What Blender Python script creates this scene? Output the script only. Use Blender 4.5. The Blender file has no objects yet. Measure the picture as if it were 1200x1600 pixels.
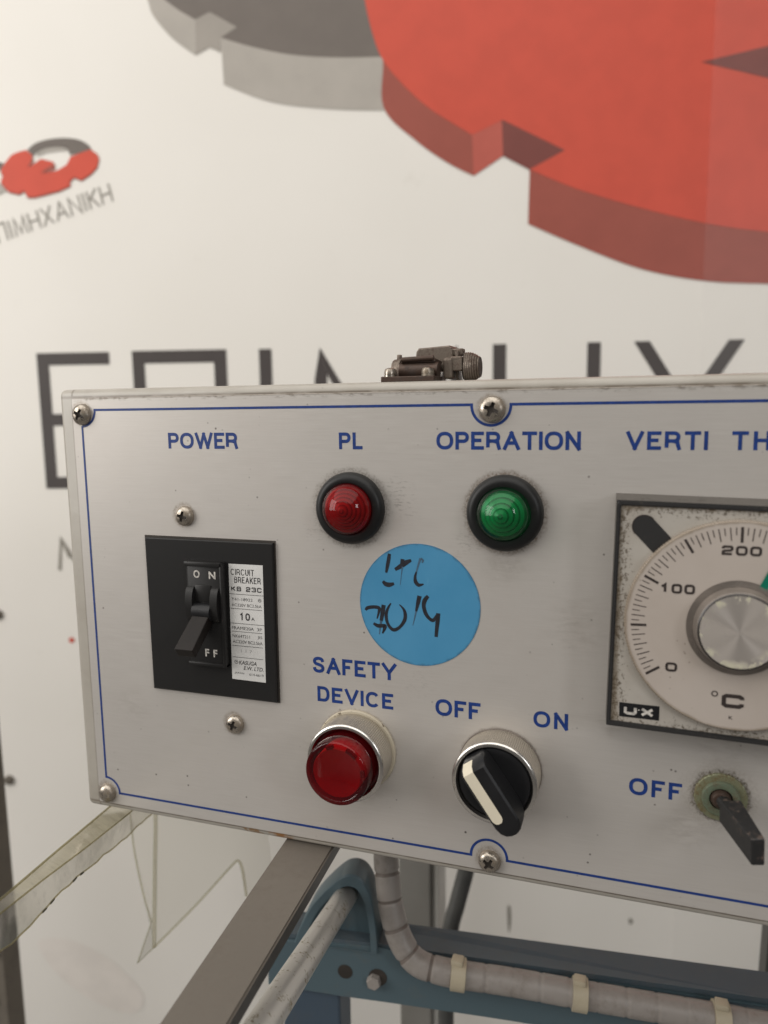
import bpy, bmesh, math, random
from mathutils import Vector, Matrix
from mathutils.geometry import tessellate_polygon
random.seed(7)
S = bpy.context.scene
COL = S.collection

# ------------------------------------------------------------------ camera
# panel frame in millimetres: u to the right, v down, d out of the panel towards the viewer
Z0 = 1.150                                    # height of the panel's top line above the floor (m)
def G(u, v, d=0.0):
    return Vector((u/1000.0, -d/1000.0, Z0 - v/1000.0))
EX = Vector((0.94814158, 0.31752329, -0.0143699))       # camera right, in world axes
ED = Vector((0.03054511, -0.13602359, -0.99023461))     # camera down
EF = Vector((-0.3163772, 0.93844368, -0.1386684))       # camera forward
cam = bpy.data.cameras.new('camera')
cam_o = bpy.data.objects.new('camera', cam); COL.objects.link(cam_o)
m = Matrix.Identity(4)
for i in range(3):
    m[i][0] = EX[i]; m[i][1] = -ED[i]; m[i][2] = -EF[i]
CAM = G(263.0186, -0.592, 314.672)
m.translation = CAM
cam_o.matrix_world = m
cam.sensor_fit = 'VERTICAL'; cam.sensor_height = 36.0; cam.sensor_width = 27.0
cam.lens = 1198.527/1600*36
cam.clip_start = 0.01; cam.clip_end = 50
cam.dof.use_dof = True; cam.dof.focus_distance = 0.352; cam.dof.aperture_fstop = 7.2
S.camera = cam_o

# ------------------------------------------------------------------ world and light
W = bpy.data.worlds.new('World'); S.world = W; W.use_nodes = True
W.node_tree.nodes['Background'].inputs[0].default_value = (1.0, 0.97, 0.92, 1)
W.node_tree.nodes['Background'].inputs[1].default_value = 0.12
def area(name, loc, target, sx, sy, power, colour):
    l = bpy.data.lights.new(name, 'AREA'); l.shape = 'RECTANGLE'; l.size = sx; l.size_y = sy
    l.energy = power; l.color = colour
    o = bpy.data.objects.new(name, l); COL.objects.link(o)
    o.location = loc
    o.rotation_euler = (Vector(target) - Vector(loc)).to_track_quat('-Z', 'Y').to_euler()
    return o
area('ceiling_skylight', (-0.1, -0.75, 2.9), (0.1, 0.5, 0.7), 3.6, 2.4, 56, (1.0, 0.965, 0.915))
area('left_window', (-1.25, -0.85, 1.5), (0.05, 0.05, 1.05), 0.85, 1.05, 16.5, (1.0, 0.97, 0.93))
area('right_window', (1.7, -1.15, 1.62), (0.2, 0.0, 1.1), 0.28, 0.55, 6, (0.97, 0.98, 1.0))
S.view_settings.view_transform = 'Standard'
S.view_settings.look = 'None'
S.view_settings.exposure = 0.0
S.view_settings.gamma = 1.0
S.render.engine = 'CYCLES'
S.cycles.use_denoising = True
S.cycles.max_bounces = 8
S.cycles.transparent_max_bounces = 16
S.cycles.sample_clamp_indirect = 4

# ------------------------------------------------------------------ material helpers
class NT:
    def __init__(s, name):
        s.m = bpy.data.materials.new(name); s.m.use_nodes = True
        s.t = s.m.node_tree; s.n = s.t.nodes; s.l = s.t.links
        s.b = s.n['Principled BSDF']; s.out = s.n['Material Output']
        s.tc = s.n.new('ShaderNodeTexCoord')
    def link(s, a, b): s.l.new(a, b)
    def val(s, x, sock):
        if isinstance(x, (int, float)): sock.default_value = x
        elif isinstance(x, tuple): sock.default_value = (*x, 1) if len(x) == 3 and sock.type == 'RGBA' else x
        else: s.link(x, sock)
    def mapping(s, scale=(1, 1, 1), rot=(0, 0, 0), loc=(0, 0, 0)):
        n = s.n.new('ShaderNodeMapping'); s.link(s.tc.outputs['Object'], n.inputs[0])
        n.inputs['Scale'].default_value = scale; n.inputs['Rotation'].default_value = rot; n.inputs['Location'].default_value = loc
        return n.outputs[0]
    def noise(s, scale, detail=3, rough=0.55, vec=None, dist=0.0):
        n = s.n.new('ShaderNodeTexNoise'); s.link(vec if vec is not None else s.tc.outputs['Object'], n.inputs['Vector'])
        n.inputs['Scale'].default_value = scale; n.inputs['Detail'].default_value = detail
        n.inputs['Roughness'].default_value = rough; n.inputs['Distortion'].default_value = dist
        return n.outputs['Fac']
    def voronoi(s, scale, vec=None, feature='F1', rnd=1.0):
        n = s.n.new('ShaderNodeTexVoronoi'); n.feature = feature
        s.link(vec if vec is not None else s.tc.outputs['Object'], n.inputs['Vector'])
        n.inputs['Scale'].default_value = scale; n.inputs['Randomness'].default_value = rnd
        return n.outputs['Distance']
    def math(s, op, a, b=0.0, c=0.0, clamp=False):
        n = s.n.new('ShaderNodeMath'); n.operation = op; n.use_clamp = clamp
        s.val(a, n.inputs[0]); s.val(b, n.inputs[1]); s.val(c, n.inputs[2])
        return n.outputs[0]
    def rng(s, x, a, b, c=0.0, d=1.0):
        n = s.n.new('ShaderNodeMapRange'); n.interpolation_type = 'SMOOTHSTEP'
        s.val(x, n.inputs[0])
        for i, q in enumerate((a, b, c, d)): n.inputs[i+1].default_value = q
        return n.outputs[0]
    def mix(s, f, a, b):
        n = s.n.new('ShaderNodeMix'); n.data_type = 'RGBA'
        s.val(f, n.inputs[0]); s.val(a, n.inputs[6]); s.val(b, n.inputs[7])
        return n.outputs[2]
    def sep(s):
        n = s.n.new('ShaderNodeSeparateXYZ'); s.link(s.tc.outputs['Object'], n.inputs[0]); return n.outputs
    def dist(s, p):
        n = s.n.new('ShaderNodeVectorMath'); n.operation = 'DISTANCE'
        s.link(s.tc.outputs['Object'], n.inputs[0]); n.inputs[1].default_value = p
        return n.outputs['Value']
    def bump(s, h, strength=0.2, d=0.001):
        n = s.n.new('ShaderNodeBump'); n.inputs['Strength'].default_value = strength; n.inputs['Distance'].default_value = d
        s.link(h, n.inputs['Height']); s.link(n.outputs[0], s.b.inputs['Normal'])
    def set(s, **k):
        names = dict(color='Base Color', rough='Roughness', metal='Metallic', spec='Specular IOR Level', coat='Coat Weight', coat_r='Coat Roughness', alpha='Alpha', trans='Transmission Weight', sss='Subsurface Weight', ior='IOR', aniso='Anisotropic')
        for a, v in k.items(): s.val(v, s.b.inputs[names[a]])
        return s

def plain(name, col, rough=0.5, metal=0.0, var=0.12, scale=60, bump=0.0, bscale=300, **k):
    t = NT(name)
    n = t.noise(scale, 5)
    c = t.mix(t.rng(n, 0.3, 0.7), tuple(x*(1-var) for x in col), tuple(min(1, x*(1+var)) for x in col))
    t.set(color=c, rough=rough, metal=metal, **k)
    if bump: t.bump(t.noise(bscale, 4), bump, 0.0005)
    return t.m

def dirty(name, col, dirt, lo=0.52, hi=0.68, scale=80, rough=0.5, metal=0.0, bump=0.1):
    t = NT(name)
    a = t.noise(scale, 8, 0.7)
    b = t.noise(scale*6, 4, 0.6)
    f = t.rng(t.math('ADD', t.math('MULTIPLY', a, 0.7), t.math('MULTIPLY', b, 0.3)), lo, hi)
    t.set(color=t.mix(f, col, dirt), rough=t.rng(f, 0, 1, rough, min(1, rough+0.3)), metal=t.math('MULTIPLY', t.math('SUBTRACT', 1.0, f), metal))
    t.bump(t.noise(scale*4, 5), bump, 0.0005)
    return t.m

def tinted(name, col, gloss_rough=0.05, haze=0.0, haze_col=(0.5, 0.5, 0.5), streak=None, gloss=1.0):
    """thin clear plastic: tinted see-through sheet with a mirror coat; haze = share that scatters."""
    t = NT(name)
    tr = t.n.new('ShaderNodeBsdfTransparent'); tr.inputs[0].default_value = (*col, 1)
    df = t.n.new('ShaderNodeBsdfDiffuse'); df.inputs[0].default_value = (*haze_col, 1)
    gl = t.n.new('ShaderNodeBsdfGlossy'); gl.inputs['Roughness'].default_value = gloss_rough
    fr = t.n.new('ShaderNodeFresnel'); fr.inputs[0].default_value = 1.49
    m1 = t.n.new('ShaderNodeMixShader'); m2 = t.n.new('ShaderNodeMixShader')
    m1.inputs[0].default_value = haze
    if streak:
        n = t.noise(streak[0], 6, 0.65, t.mapping(streak[1]))
        t.link(t.rng(n, 0.40, 0.68, haze*0.5, min(0.9, haze*2.1)), m1.inputs[0])
    t.link(tr.outputs[0], m1.inputs[1]); t.link(df.outputs[0], m1.inputs[2])
    t.link(t.math('MULTIPLY', fr.outputs[0], gloss), m2.inputs[0]); t.link(m1.outputs[0], m2.inputs[1]); t.link(gl.outputs[0], m2.inputs[2])
    t.link(m2.outputs[0], t.out.inputs[0])
    return t.m

# lamp, button and nut positions used both for the parts and for the dirt that has gathered round them
PL = (141.6, 44.5); OP = (210.0, 44.6); SAF = (141.9, 157.4); SEL = (208.6, 157.1); NUT = (297.0, 156.3)
DIAL = (298.3, 82.2)
PU0, PU1, PV0, PV1 = -5.6, 413.6, -6.0, 206.6       # front plate
EU0, EU1, EV0, EV1 = -14.2, 419.7, -10.2, 210.5     # enclosure

def specks(t, scale, thr, vec=None):
    v = t.voronoi(scale, vec)
    keep = t.rng(t.noise(scale*0.31, 2), 0.56, 0.66)
    return t.math('MULTIPLY', t.rng(v, thr, thr*0.4), keep)

def make_plate_mat():
    t = NT('brushed_aluminium_plate')
    x, y, z = t.sep()
    grain = t.noise(1.0, 6, 0.7, t.mapping((60, 60, 3200)))
    grain2 = t.noise(1.0, 3, 0.6, t.mapping((14, 14, 900), loc=(3, 1, 2)))
    blot = t.noise(16, 5, 0.6)
    base = t.mix(t.rng(grain, 0.3, 0.7), (0.54, 0.505, 0.468), (0.58, 0.548, 0.512))
    base = t.mix(t.rng(grain2, 0.35, 0.7, 0.0, 0.10), base, (0.47, 0.44, 0.405))
    base = t.mix(t.rng(blot, 0.45, 0.75, 0.0, 0.35), base, (0.50, 0.455, 0.415))
    fine = t.noise(900, 6, 0.75)
    mid = t.noise(260, 5, 0.7)
    def halo(base, c, r0, r1, r2, amt, col, rough_edge=0.0013):
        d = t.dist((c[0]/1000, 0, -c[1]/1000))
        d = t.math('ADD', d, t.math('MULTIPLY', t.math('SUBTRACT', mid, 0.5), rough_edge*4))
        ring = t.rng(d, r2/1000, r1/1000)
        f = t.math('MULTIPLY', ring, t.rng(fine, 0.42, 0.62, 0.25, 1.0))
        return t.mix(t.math('MULTIPLY', f, amt), base, col)
    base = halo(base, PL, 15, 16.4, 19.5, 0.62, (0.16, 0.13, 0.10), 0.0016)
    base = halo(base, OP, 15, 16.3, 18.8, 0.8, (0.15, 0.10, 0.06), 0.0012)
    base = halo(base, NUT, 8, 10.2, 12.2, 1.0, (0.055, 0.04, 0.022), 0.0014)
    base = halo(base, NUT, 8, 10.4, 17.5, 0.35, (0.24, 0.20, 0.15), 0.003)
    base = halo(base, SAF, 17, 18.9, 20.2, 0.5, (0.2, 0.15, 0.09), 0.001)
    base = halo(base, SEL, 17, 18.0, 19.2, 0.45, (0.2, 0.15, 0.1), 0.001)
    for c in ((0, 1.6), (203.9, 1.6), (0, 200), (203.9, 200.4), (55.5, 50.5), (78.1, 152.4)):
        base = halo(base, c, 4, 5.2, 6.8, 0.55, (0.20, 0.14, 0.08), 0.0009)
    # soot smudges right of the pilot lamp and below left of the operation lamp
    for c, r, amt in (((163, 38), 11, 0.6), ((168, 47), 8, 0.3), ((124, 56), 9, 0.3), ((196, 56), 9, 0.5), ((192, 62), 7, 0.25), ((172, 122), 12, 0.18)):
        d = t.dist((c[0]/1000, 0, -c[1]/1000))
        f = t.math('MULTIPLY', t.rng(d, r/1000, r*0.15/1000), t.rng(t.noise(1.0, 7, 0.75, t.mapping((260, 260, 900))), 0.5, 0.66))
        base = t.mix(t.math('MULTIPLY', f, amt), base, (0.13, 0.115, 0.10))
    for c, r, amt in (((210, 66), 13, 0.22), ((206, 178), 12, 0.2), ((146, 178), 12, 0.18), ((240, 90), 20, 0.16), ((20, 150), 16, 0.12), ((120, 160), 10, 0.16), ((285, 172), 14, 0.2), ((254, 130), 8, 0.3), ((300, 131), 20, 0.22)):
        d = t.dist((c[0]/1000, 0, -c[1]/1000))
        f = t.math('MULTIPLY', t.rng(t.math('ADD', d, t.math('MULTIPLY', t.noise(70, 5), 0.012)), (r+6)/1000, 0.006), t.rng(t.noise(1.0, 7, 0.75, t.mapping((120, 120, 420))), 0.36, 0.68))
        base = t.mix(t.math('MULTIPLY', f, amt*1.6), base, (0.22, 0.185, 0.15))
    # grime in the seam along the upper edge, chips of dirt below it
    seam = t.math('MULTIPLY', t.rng(z, 0.0035, 0.0062), t.rng(t.noise(1.0, 6, 0.7, t.mapping((180, 180, 500))), 0.50, 0.62))
    base = t.mix(t.math('MULTIPLY', seam, 0.75), base, (0.10, 0.075, 0.05))
    rim = t.rng(z, 0.0050, 0.0060)
    base = t.mix(t.math('MULTIPLY', rim, 0.6), base, (0.12, 0.09, 0.06))
    low = t.rng(z, -0.2060, -0.2066)
    base = t.mix(t.math('MULTIPLY', low, 0.55), base, (0.16, 0.12, 0.08))
    left = t.rng(x, -0.0050, -0.0056)
    base = t.mix(t.math('MULTIPLY', left, 0.5), base, (0.15, 0.12, 0.09))
    base = t.mix(t.math('MULTIPLY', specks(t, 230, 0.16), 0.75), base, (0.07, 0.055, 0.045))
    base = t.mix(t.math('MULTIPLY', specks(t, 95, 0.07, t.mapping((1, 1, 1), loc=(0.37, 0, 0.11))), 0.9), base, (0.06, 0.05, 0.04))
    scr = t.rng(t.noise(1.0, 8, 0.8, t.mapping((30, 30, 420), rot=(0, 0.35, 0))), 0.66, 0.72)
    base = t.mix(t.math('MULTIPLY', scr, 0.5), base, (0.62, 0.6, 0.57))
    t.set(color=base, metal=0.42, rough=t.rng(t.math('ADD', t.math('MULTIPLY', grain, 0.7), t.math('MULTIPLY', blot, 0.3)), 0.3, 0.7, 0.36, 0.5))
    t.b.inputs['Specular IOR Level'].default_value = 0.4
    t.bump(grain, 0.035, 0.0002)
    return t.m

def make_enclosure_mat():
    t = NT('cream_enamel_enclosure')
    x, y, z = t.sep()
    n = t.noise(40, 6, 0.6)
    base = t.mix(t.rng(n, 0.3, 0.75), (0.40, 0.37, 0.325), (0.34, 0.31, 0.265))
    chips = t.rng(t.noise(1.0, 5, 0.7, t.mapping((130, 130, 130))), 0.655, 0.69)
    near = t.math('MAXIMUM', t.rng(z, 0.0070, 0.0092), t.rng(z, -0.2068, -0.2086))
    base = t.mix(t.math('MULTIPLY', chips, t.math('ADD', t.math('MULTIPLY', near, 0.8), 0.12)), base, (0.06, 0.045, 0.035))
    seam = t.math('MAXIMUM', t.rng(t.math('ABSOLUTE', t.math('SUBTRACT', z, 0.0062)), 0.0011, 0.0002),
                  t.math('MAXIMUM', t.rng(t.math('ABSOLUTE', t.math('ADD', z, 0.2070)), 0.0009, 0.0002),
                         t.rng(t.math('ABSOLUTE', t.math('ADD', x, 0.0058)), 0.0009, 0.0002)))
    seam = t.math('MULTIPLY', seam, t.rng(t.noise(1.0, 4, 0.6, t.mapping((90, 90, 90))), 0.3, 0.6, 0.45, 1.0))
    base = t.mix(t.math('MULTIPLY', seam, 0.8), base, (0.10, 0.075, 0.05))
    # rust spot where the paint is gone on the lower edge
    d = t.dist((0.1010, 0.0022, -0.2090))
    rust = t.math('MULTIPLY', t.rng(t.math('ADD', d, t.math('MULTIPLY', t.noise(300, 5), 0.012)), 0.0135, 0.0085), 1.0)
    base = t.mix(rust, base, (0.26, 0.12, 0.035))
    d = t.dist((0.0850, 0.0022, -0.2090))
    rust2 = t.rng(t.math('ADD', d, t.math('MULTIPLY', t.noise(420, 5), 0.02)), 0.0155, 0.0125)
    base = t.mix(rust2, base, (0.22, 0.13, 0.06))
    t.set(color=base, rough=0.42, coat=0.15)
    t.bump(t.noise(500, 4), 0.06, 0.0003)
    return t.m

M = {}
M['plate'] = make_plate_mat()
M['enclosure'] = make_enclosure_mat()
M['blue_ink'] = plain('blue_screen_print', (0.007, 0.034, 0.175), 0.45, var=0.2, scale=400)
M['marker'] = plain('black_marker', (0.012, 0.013, 0.02), 0.5, var=0.3, scale=500)
M['faint_marker'] = plain('faint_marker', (0.045, 0.10, 0.16), 0.55, var=0.3, scale=500)
def make_sticker():
    t = NT('blue_paper')
    d = t.dist((0, 0, 0))
    base = t.mix(t.rng(t.noise(45, 5), 0.3, 0.7), (0.050, 0.228, 0.405), (0.058, 0.245, 0.425))
    base = t.mix(t.math('MULTIPLY', t.rng(t.math('ADD', d, t.math('MULTIPLY', t.noise(260, 5), 0.003)), 0.0277, 0.0291), 0.5), base, (0.02, 0.06, 0.10))
    base = t.mix(t.rng(t.noise(1.0, 6, 0.7, t.mapping((300, 300, 90), rot=(0, 0.5, 0))), 0.62, 0.72, 0, 0.35), base, (0.10, 0.30, 0.46))
    t.set(color=base, rough=t.rng(t.noise(30, 4), 0.3, 0.7, 0.42, 0.6))
    t.bump(t.noise(38, 3), 0.25, 0.0006)
    return t.m
M['sticker'] = make_sticker()
M['screw'] = dirty('tarnished_screw_steel', (0.40, 0.36, 0.31), (0.15, 0.105, 0.06), 0.40, 0.70, 220, 0.27, 1.0, 0.06)
M['recess'] = plain('dark_recess', (0.035, 0.028, 0.022), 0.7, var=0.3)
M['black_plastic'] = plain('black_plastic', (0.013, 0.013, 0.014), 0.36, var=0.15, bump=0.04)
M['black_matte'] = dirty('dusty_black_plastic', (0.010, 0.010, 0.010), (0.045, 0.036, 0.028), 0.58, 0.8, 120, 0.42, 0, 0.05)
M['black_matte'].node_tree.nodes['Principled BSDF'].inputs['Specular IOR Level'].default_value = 0.3
M['breaker'] = dirty('breaker_black', (0.0155, 0.0148, 0.0145), (0.036, 0.031, 0.027), 0.56, 0.85, 60, 0.40, 0, 0.03)
M['brown_lever'] = plain('dark_brown_bakelite', (0.009, 0.0062, 0.005), 0.55, var=0.2, scale=120)
for k_ in ('breaker', 'brown_lever', 'black_plastic'): M[k_].node_tree.nodes['Principled BSDF'].inputs['Specular IOR Level'].default_value = 0.28
M['white_print'] = plain('worn_white_print', (0.50, 0.47, 0.43), 0.6, var=0.3, scale=700)
M['label'] = plain('label_paper', (0.60, 0.59, 0.57), 0.5, var=0.05, scale=100)
M['label_ink'] = plain('label_ink', (0.035, 0.032, 0.032), 0.5, var=0.1)
M['faint_ink'] = plain('faint_label_ink', (0.36, 0.35, 0.34), 0.5, var=0.1)
M['chrome'] = plain('chromed_brass', (0.66, 0.63, 0.59), 0.25, 1.0, var=0.06, scale=150)
M['knurl'] = dirty('knurled_nickel', (0.50, 0.46, 0.40), (0.30, 0.25, 0.18), 0.45, 0.8, 90, 0.36, 0.85, 0.03)
M['gasket'] = dirty('cream_gasket', (0.44, 0.39, 0.30), (0.07, 0.045, 0.025), 0.56, 0.62, 210, 0.6, 0, 0.1)
M['red_lens'] = tinted('red_clear_plastic', (0.74, 0.28, 0.28), 0.04, 0.10, (0.20, 0.02, 0.025), None, 0.5)
M['green_lens'] = tinted('green_clear_plastic', (0.55, 0.85, 0.66), 0.04, 0.05, (0.03, 0.10, 0.06), None, 0.5)
M['red_groove'] = plain('red_groove', (0.20, 0.010, 0.012), 0.3, var=0.1)  # lens steps darker than the core: dark refraction painted in; lugs share it
M['green_groove'] = plain('green_groove', (0.004, 0.10, 0.038), 0.3, var=0.1)  # green lens steps, their dark refraction likewise put into the colour
M['red_core'] = plain('red_reflector', (0.36, 0.042, 0.042), 0.22, var=0.1)
M['green_core'] = plain('green_reflector', (0.010, 0.22, 0.085), 0.22, var=0.1)
M['red_cap'] = tinted('deep_red_cap', (0.72, 0.12, 0.14), 0.10, 0.14, (0.16, 0.012, 0.018), None, 0.7)
M['red_disc'] = plain('red_diffuser', (0.62, 0.06, 0.075), 0.5, var=0.06)
M['dark_red'] = plain('dark_red_plastic', (0.09, 0.012, 0.016), 0.3, var=0.15)
M['ivory'] = plain('ivory_inlay', (0.66, 0.60, 0.47), 0.42, var=0.05)
M['nut'] = dirty('verdigris_brass_nut', (0.20, 0.21, 0.13), (0.13, 0.10, 0.045), 0.42, 0.62, 260, 0.45, 0.3, 0.2)
M['olive'] = dirty('green_anodised_ring', (0.13, 0.165, 0.11), (0.10, 0.08, 0.045), 0.42, 0.66, 300, 0.55, 0.2, 0.1)
M['lever'] = dirty('worn_black_lever', (0.013, 0.0125, 0.0125), (0.16, 0.11, 0.085), 0.54, 0.70, 90, 0.5, 0, 0.15)
M['frame_grey'] = dirty('dark_grey_bezel', (0.024, 0.023, 0.023), (0.09, 0.075, 0.055), 0.56, 0.75, 150, 0.42, 0, 0.05)
M['bezel_side'] = dirty('lit_bezel_side', (0.085, 0.076, 0.066), (0.05, 0.043, 0.036), 0.5, 0.75, 60, 0.6, 0, 0.05)  # sides paler than the front face: light on them painted into the colour
M['dial_ink'] = plain('dial_ink', (0.030, 0.022, 0.020), 0.5, var=0.2)
M['green_pointer'] = plain('green_pointer', (0.0, 0.14, 0.085), 0.4, var=0.15)
M['knob_dark'] = plain('knob_dark', (0.022, 0.018, 0.016), 0.35, var=0.2)
M['knob_side'] = plain('knob_side', (0.17, 0.145, 0.125), 0.3, var=0.2)
M['latch'] = dirty('weathered_zinc', (0.20, 0.165, 0.135), (0.07, 0.042, 0.028), 0.45, 0.66, 240, 0.45, 0.7, 0.25)
M['latch_brown'] = dirty('browned_steel', (0.075, 0.048, 0.036), (0.03, 0.02, 0.016), 0.45, 0.7, 260, 0.45, 0.5, 0.25)
M['arm'] = dirty('dull_grey_steel', (0.165, 0.145, 0.122), (0.12, 0.10, 0.08), 0.45, 0.75, 25, 0.5, 0.35, 0.06)
M['arm_edge'] = plain('dark_steel_edge', (0.06, 0.057, 0.053), 0.4, 0.4)
M['blue_paint'] = dirty('dusty_blue_paint', (0.076, 0.116, 0.135), (0.12, 0.12, 0.11), 0.5, 0.8, 30, 0.45, 0, 0.05)
M['blue_dark'] = dirty('dusty_dark_blue_paint', (0.070, 0.096, 0.115), (0.115, 0.12, 0.12), 0.45, 0.8, 40, 0.5, 0, 0.05)
M['blue_leg'] = dirty('blue_paint_leg', (0.05, 0.075, 0.105), (0.07, 0.08, 0.09), 0.5, 0.8, 30, 0.45, 0, 0.05)
M['worn_rod'] = dirty('worn_galvanised_rod', (0.60, 0.575, 0.54), (0.26, 0.215, 0.14), 0.545, 0.61, 130, 0.34, 0.55, 0.2)
M['spiral'] = dirty('grey_spiral_wrap', (0.31, 0.28, 0.255), (0.21, 0.18, 0.155), 0.45, 0.75, 45, 0.42, 0, 0.06)
M['spiral_gap'] = plain('wires_in_gap', (0.17, 0.14, 0.12), 0.6)
M['tie'] = plain('cream_clip', (0.46, 0.40, 0.29), 0.5, var=0.08)
M['grey_post'] = plain('grey_post_paint', (0.21, 0.20, 0.18), 0.5, var=0.06, scale=20)
M['pale_edge'] = plain('pale_post_edge', (0.55, 0.53, 0.49), 0.45, var=0.05)
M['hose'] = plain('dark_rubber', (0.07, 0.07, 0.066), 0.5, var=0.15)
M['dark_post'] = dirty('brown_grey_post', (0.145, 0.125, 0.10), (0.08, 0.068, 0.055), 0.45, 0.75, 20, 0.55, 0.2, 0.06)
M['clear_guard_a'] = tinted('olive_clear_sheet', (0.80, 0.76, 0.61), 0.12, 0.26, (0.36, 0.33, 0.24), (1.0, (14, 90, 90)), 0.3)
M['clear_guard_b'] = tinted('pale_clear_sheet', (0.92, 0.90, 0.84), 0.12, 0.17, (0.55, 0.50, 0.40), (1.0, (14, 90, 90)), 0.3)
M['clear_edge'] = tinted('olive_cut_edge', (0.78, 0.75, 0.62), 0.2, 0.22, (0.40, 0.37, 0.25), None, 0.2)
M['film'] = tinted('clear_film', (0.93, 0.925, 0.90), 0.12, 0.12, (0.54, 0.525, 0.48), None, 0.25)
M['film_fold'] = tinted('film_fold', (0.89, 0.88, 0.82), 0.2, 0.12, (0.46, 0.45, 0.39), None, 0.15)
M['glare_veil'] = tinted('painted_glare', (1.0, 1.0, 1.0), 0.3, 0.015, (0.92, 0.91, 0.89), None, 0.02)  # pale haze that imitates glare on the banner
M['floor'] = plain('grey_concrete', (0.26, 0.25, 0.24), 0.7, var=0.2, scale=6, bump=0.1, bscale=80)

def make_banner_mat():
    t = NT('white_printed_vinyl')
    n = t.noise(5, 4, 0.5)
    c = t.mix(t.rng(n, 0.3, 0.7), (0.80, 0.768, 0.716), (0.78, 0.748, 0.694))
    c = t.mix(t.rng(t.noise(26, 6, 0.7), 0.63, 0.8, 0, 0.25), c, (0.6, 0.56, 0.5))
    t.set(color=c, rough=0.46, spec=0.35)
    t.bump(t.noise(7, 2), 0.05, 0.004)
    return t.m
M['banner'] = make_banner_mat()
def ink(name, col):
    t = NT(name); n = t.noise(30, 4)
    t.set(color=t.mix(t.rng(n, 0.3, 0.7), tuple(x*0.96 for x in col), tuple(x*1.04 for x in col)), rough=0.46, spec=0.35)
    t.bump(t.noise(7, 2), 0.05, 0.004)
    return t.m
M['p_red'] = ink('print_red', (0.58, 0.078, 0.045))
M['p_red_mid'] = ink('print_mid_red', (0.46, 0.10, 0.072))
M['p_red_dark'] = ink('print_dark_red', (0.32, 0.078, 0.055))
M['p_red_slot'] = ink('print_brown_red', (0.19, 0.052, 0.042))
M['p_grey'] = ink('print_charcoal', (0.155, 0.132, 0.115))
M['p_grey_side'] = ink('print_light_grey', (0.40, 0.368, 0.328))
M['p_grey_mid'] = ink('print_mid_grey', (0.33, 0.30, 0.265))
M['p_letter'] = ink('print_letter_grey', (0.070, 0.060, 0.057))
M['p_thin'] = ink('print_thin_grey', (0.27, 0.25, 0.215))
M['p_ghost'] = ink('print_ghost_pink', (0.772, 0.722, 0.668))

def make_instrument_plate():
    t = NT('speckled_silver_plate')
    x, y, z = t.sep()
    n = t.noise(620, 6, 0.78)
    base = t.mix(t.rng(t.noise(60, 4), 0.3, 0.7), (0.50, 0.465, 0.415), (0.44, 0.40, 0.35))
    # dirt gathers along the frame
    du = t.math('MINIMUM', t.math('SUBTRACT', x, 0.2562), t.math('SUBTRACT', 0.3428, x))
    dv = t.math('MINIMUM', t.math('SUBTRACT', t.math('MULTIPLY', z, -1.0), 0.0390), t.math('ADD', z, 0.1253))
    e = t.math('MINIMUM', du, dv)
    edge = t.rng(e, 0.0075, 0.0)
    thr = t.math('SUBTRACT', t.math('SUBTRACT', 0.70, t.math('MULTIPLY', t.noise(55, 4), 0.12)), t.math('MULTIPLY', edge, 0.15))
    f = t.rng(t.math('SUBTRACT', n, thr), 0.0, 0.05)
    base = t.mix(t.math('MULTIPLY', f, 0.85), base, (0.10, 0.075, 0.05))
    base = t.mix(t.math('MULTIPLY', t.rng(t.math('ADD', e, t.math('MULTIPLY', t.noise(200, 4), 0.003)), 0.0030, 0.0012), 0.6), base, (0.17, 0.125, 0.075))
    t.set(color=base, rough=0.38, metal=0.25)
    t.bump(n, 0.08, 0.0002)
    return t.m
M['instrument'] = make_instrument_plate()

def make_dial_mat():
    t = NT('yellowed_dial')
    d = t.dist((DIAL[0]/1000, -0.0162, -DIAL[1]/1000))
    base = t.mix(t.rng(t.noise(25, 4), 0.3, 0.7), (0.455, 0.40, 0.355), (0.41, 0.355, 0.31))
    rim = t.rng(t.math('ADD', d, t.math('MULTIPLY', t.noise(160, 4), 0.0016)), 0.0388, 0.0402)
    base = t.mix(t.math('MULTIPLY', rim, 0.7), base, (0.17, 0.125, 0.075))
    base = t.mix(t.math('MULTIPLY', specks(t, 300, 0.14), 0.6), base, (0.09, 0.07, 0.05))
    t.set(color=base, rough=0.32, coat=0.3, coat_r=0.12)
    return t.m
M['dial'] = make_dial_mat()

def make_spun():
    t = NT('spun_aluminium_cap')
    d = t.dist((0, -0.0225, 0))
    worn = t.math('MULTIPLY', t.rng(d, 0.0095, 0.0128), t.rng(t.noise(170, 6, 0.7), 0.50, 0.54))
    base = t.mix(worn, (0.66, 0.60, 0.545), (0.55, 0.52, 0.40))
    t.set(color=base, rough=0.34, metal=t.math('SUBTRACT', 0.72, t.math('MULTIPLY', worn, 0.6)), aniso=t.math('MULTIPLY', t.math('SUBTRACT', 1.0, worn), 0.9))
    tg = t.n.new('ShaderNodeTangent'); tg.direction_type = 'RADIAL'; tg.axis = 'Y'
    t.link(tg.outputs[0], t.b.inputs['Tangent']); t.b.inputs['Anisotropic Rotation'].default_value = 0.0
    t.bump(t.noise(150, 4), 0.05, 0.0002)
    return t.m
M['spun'] = make_spun()

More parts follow.
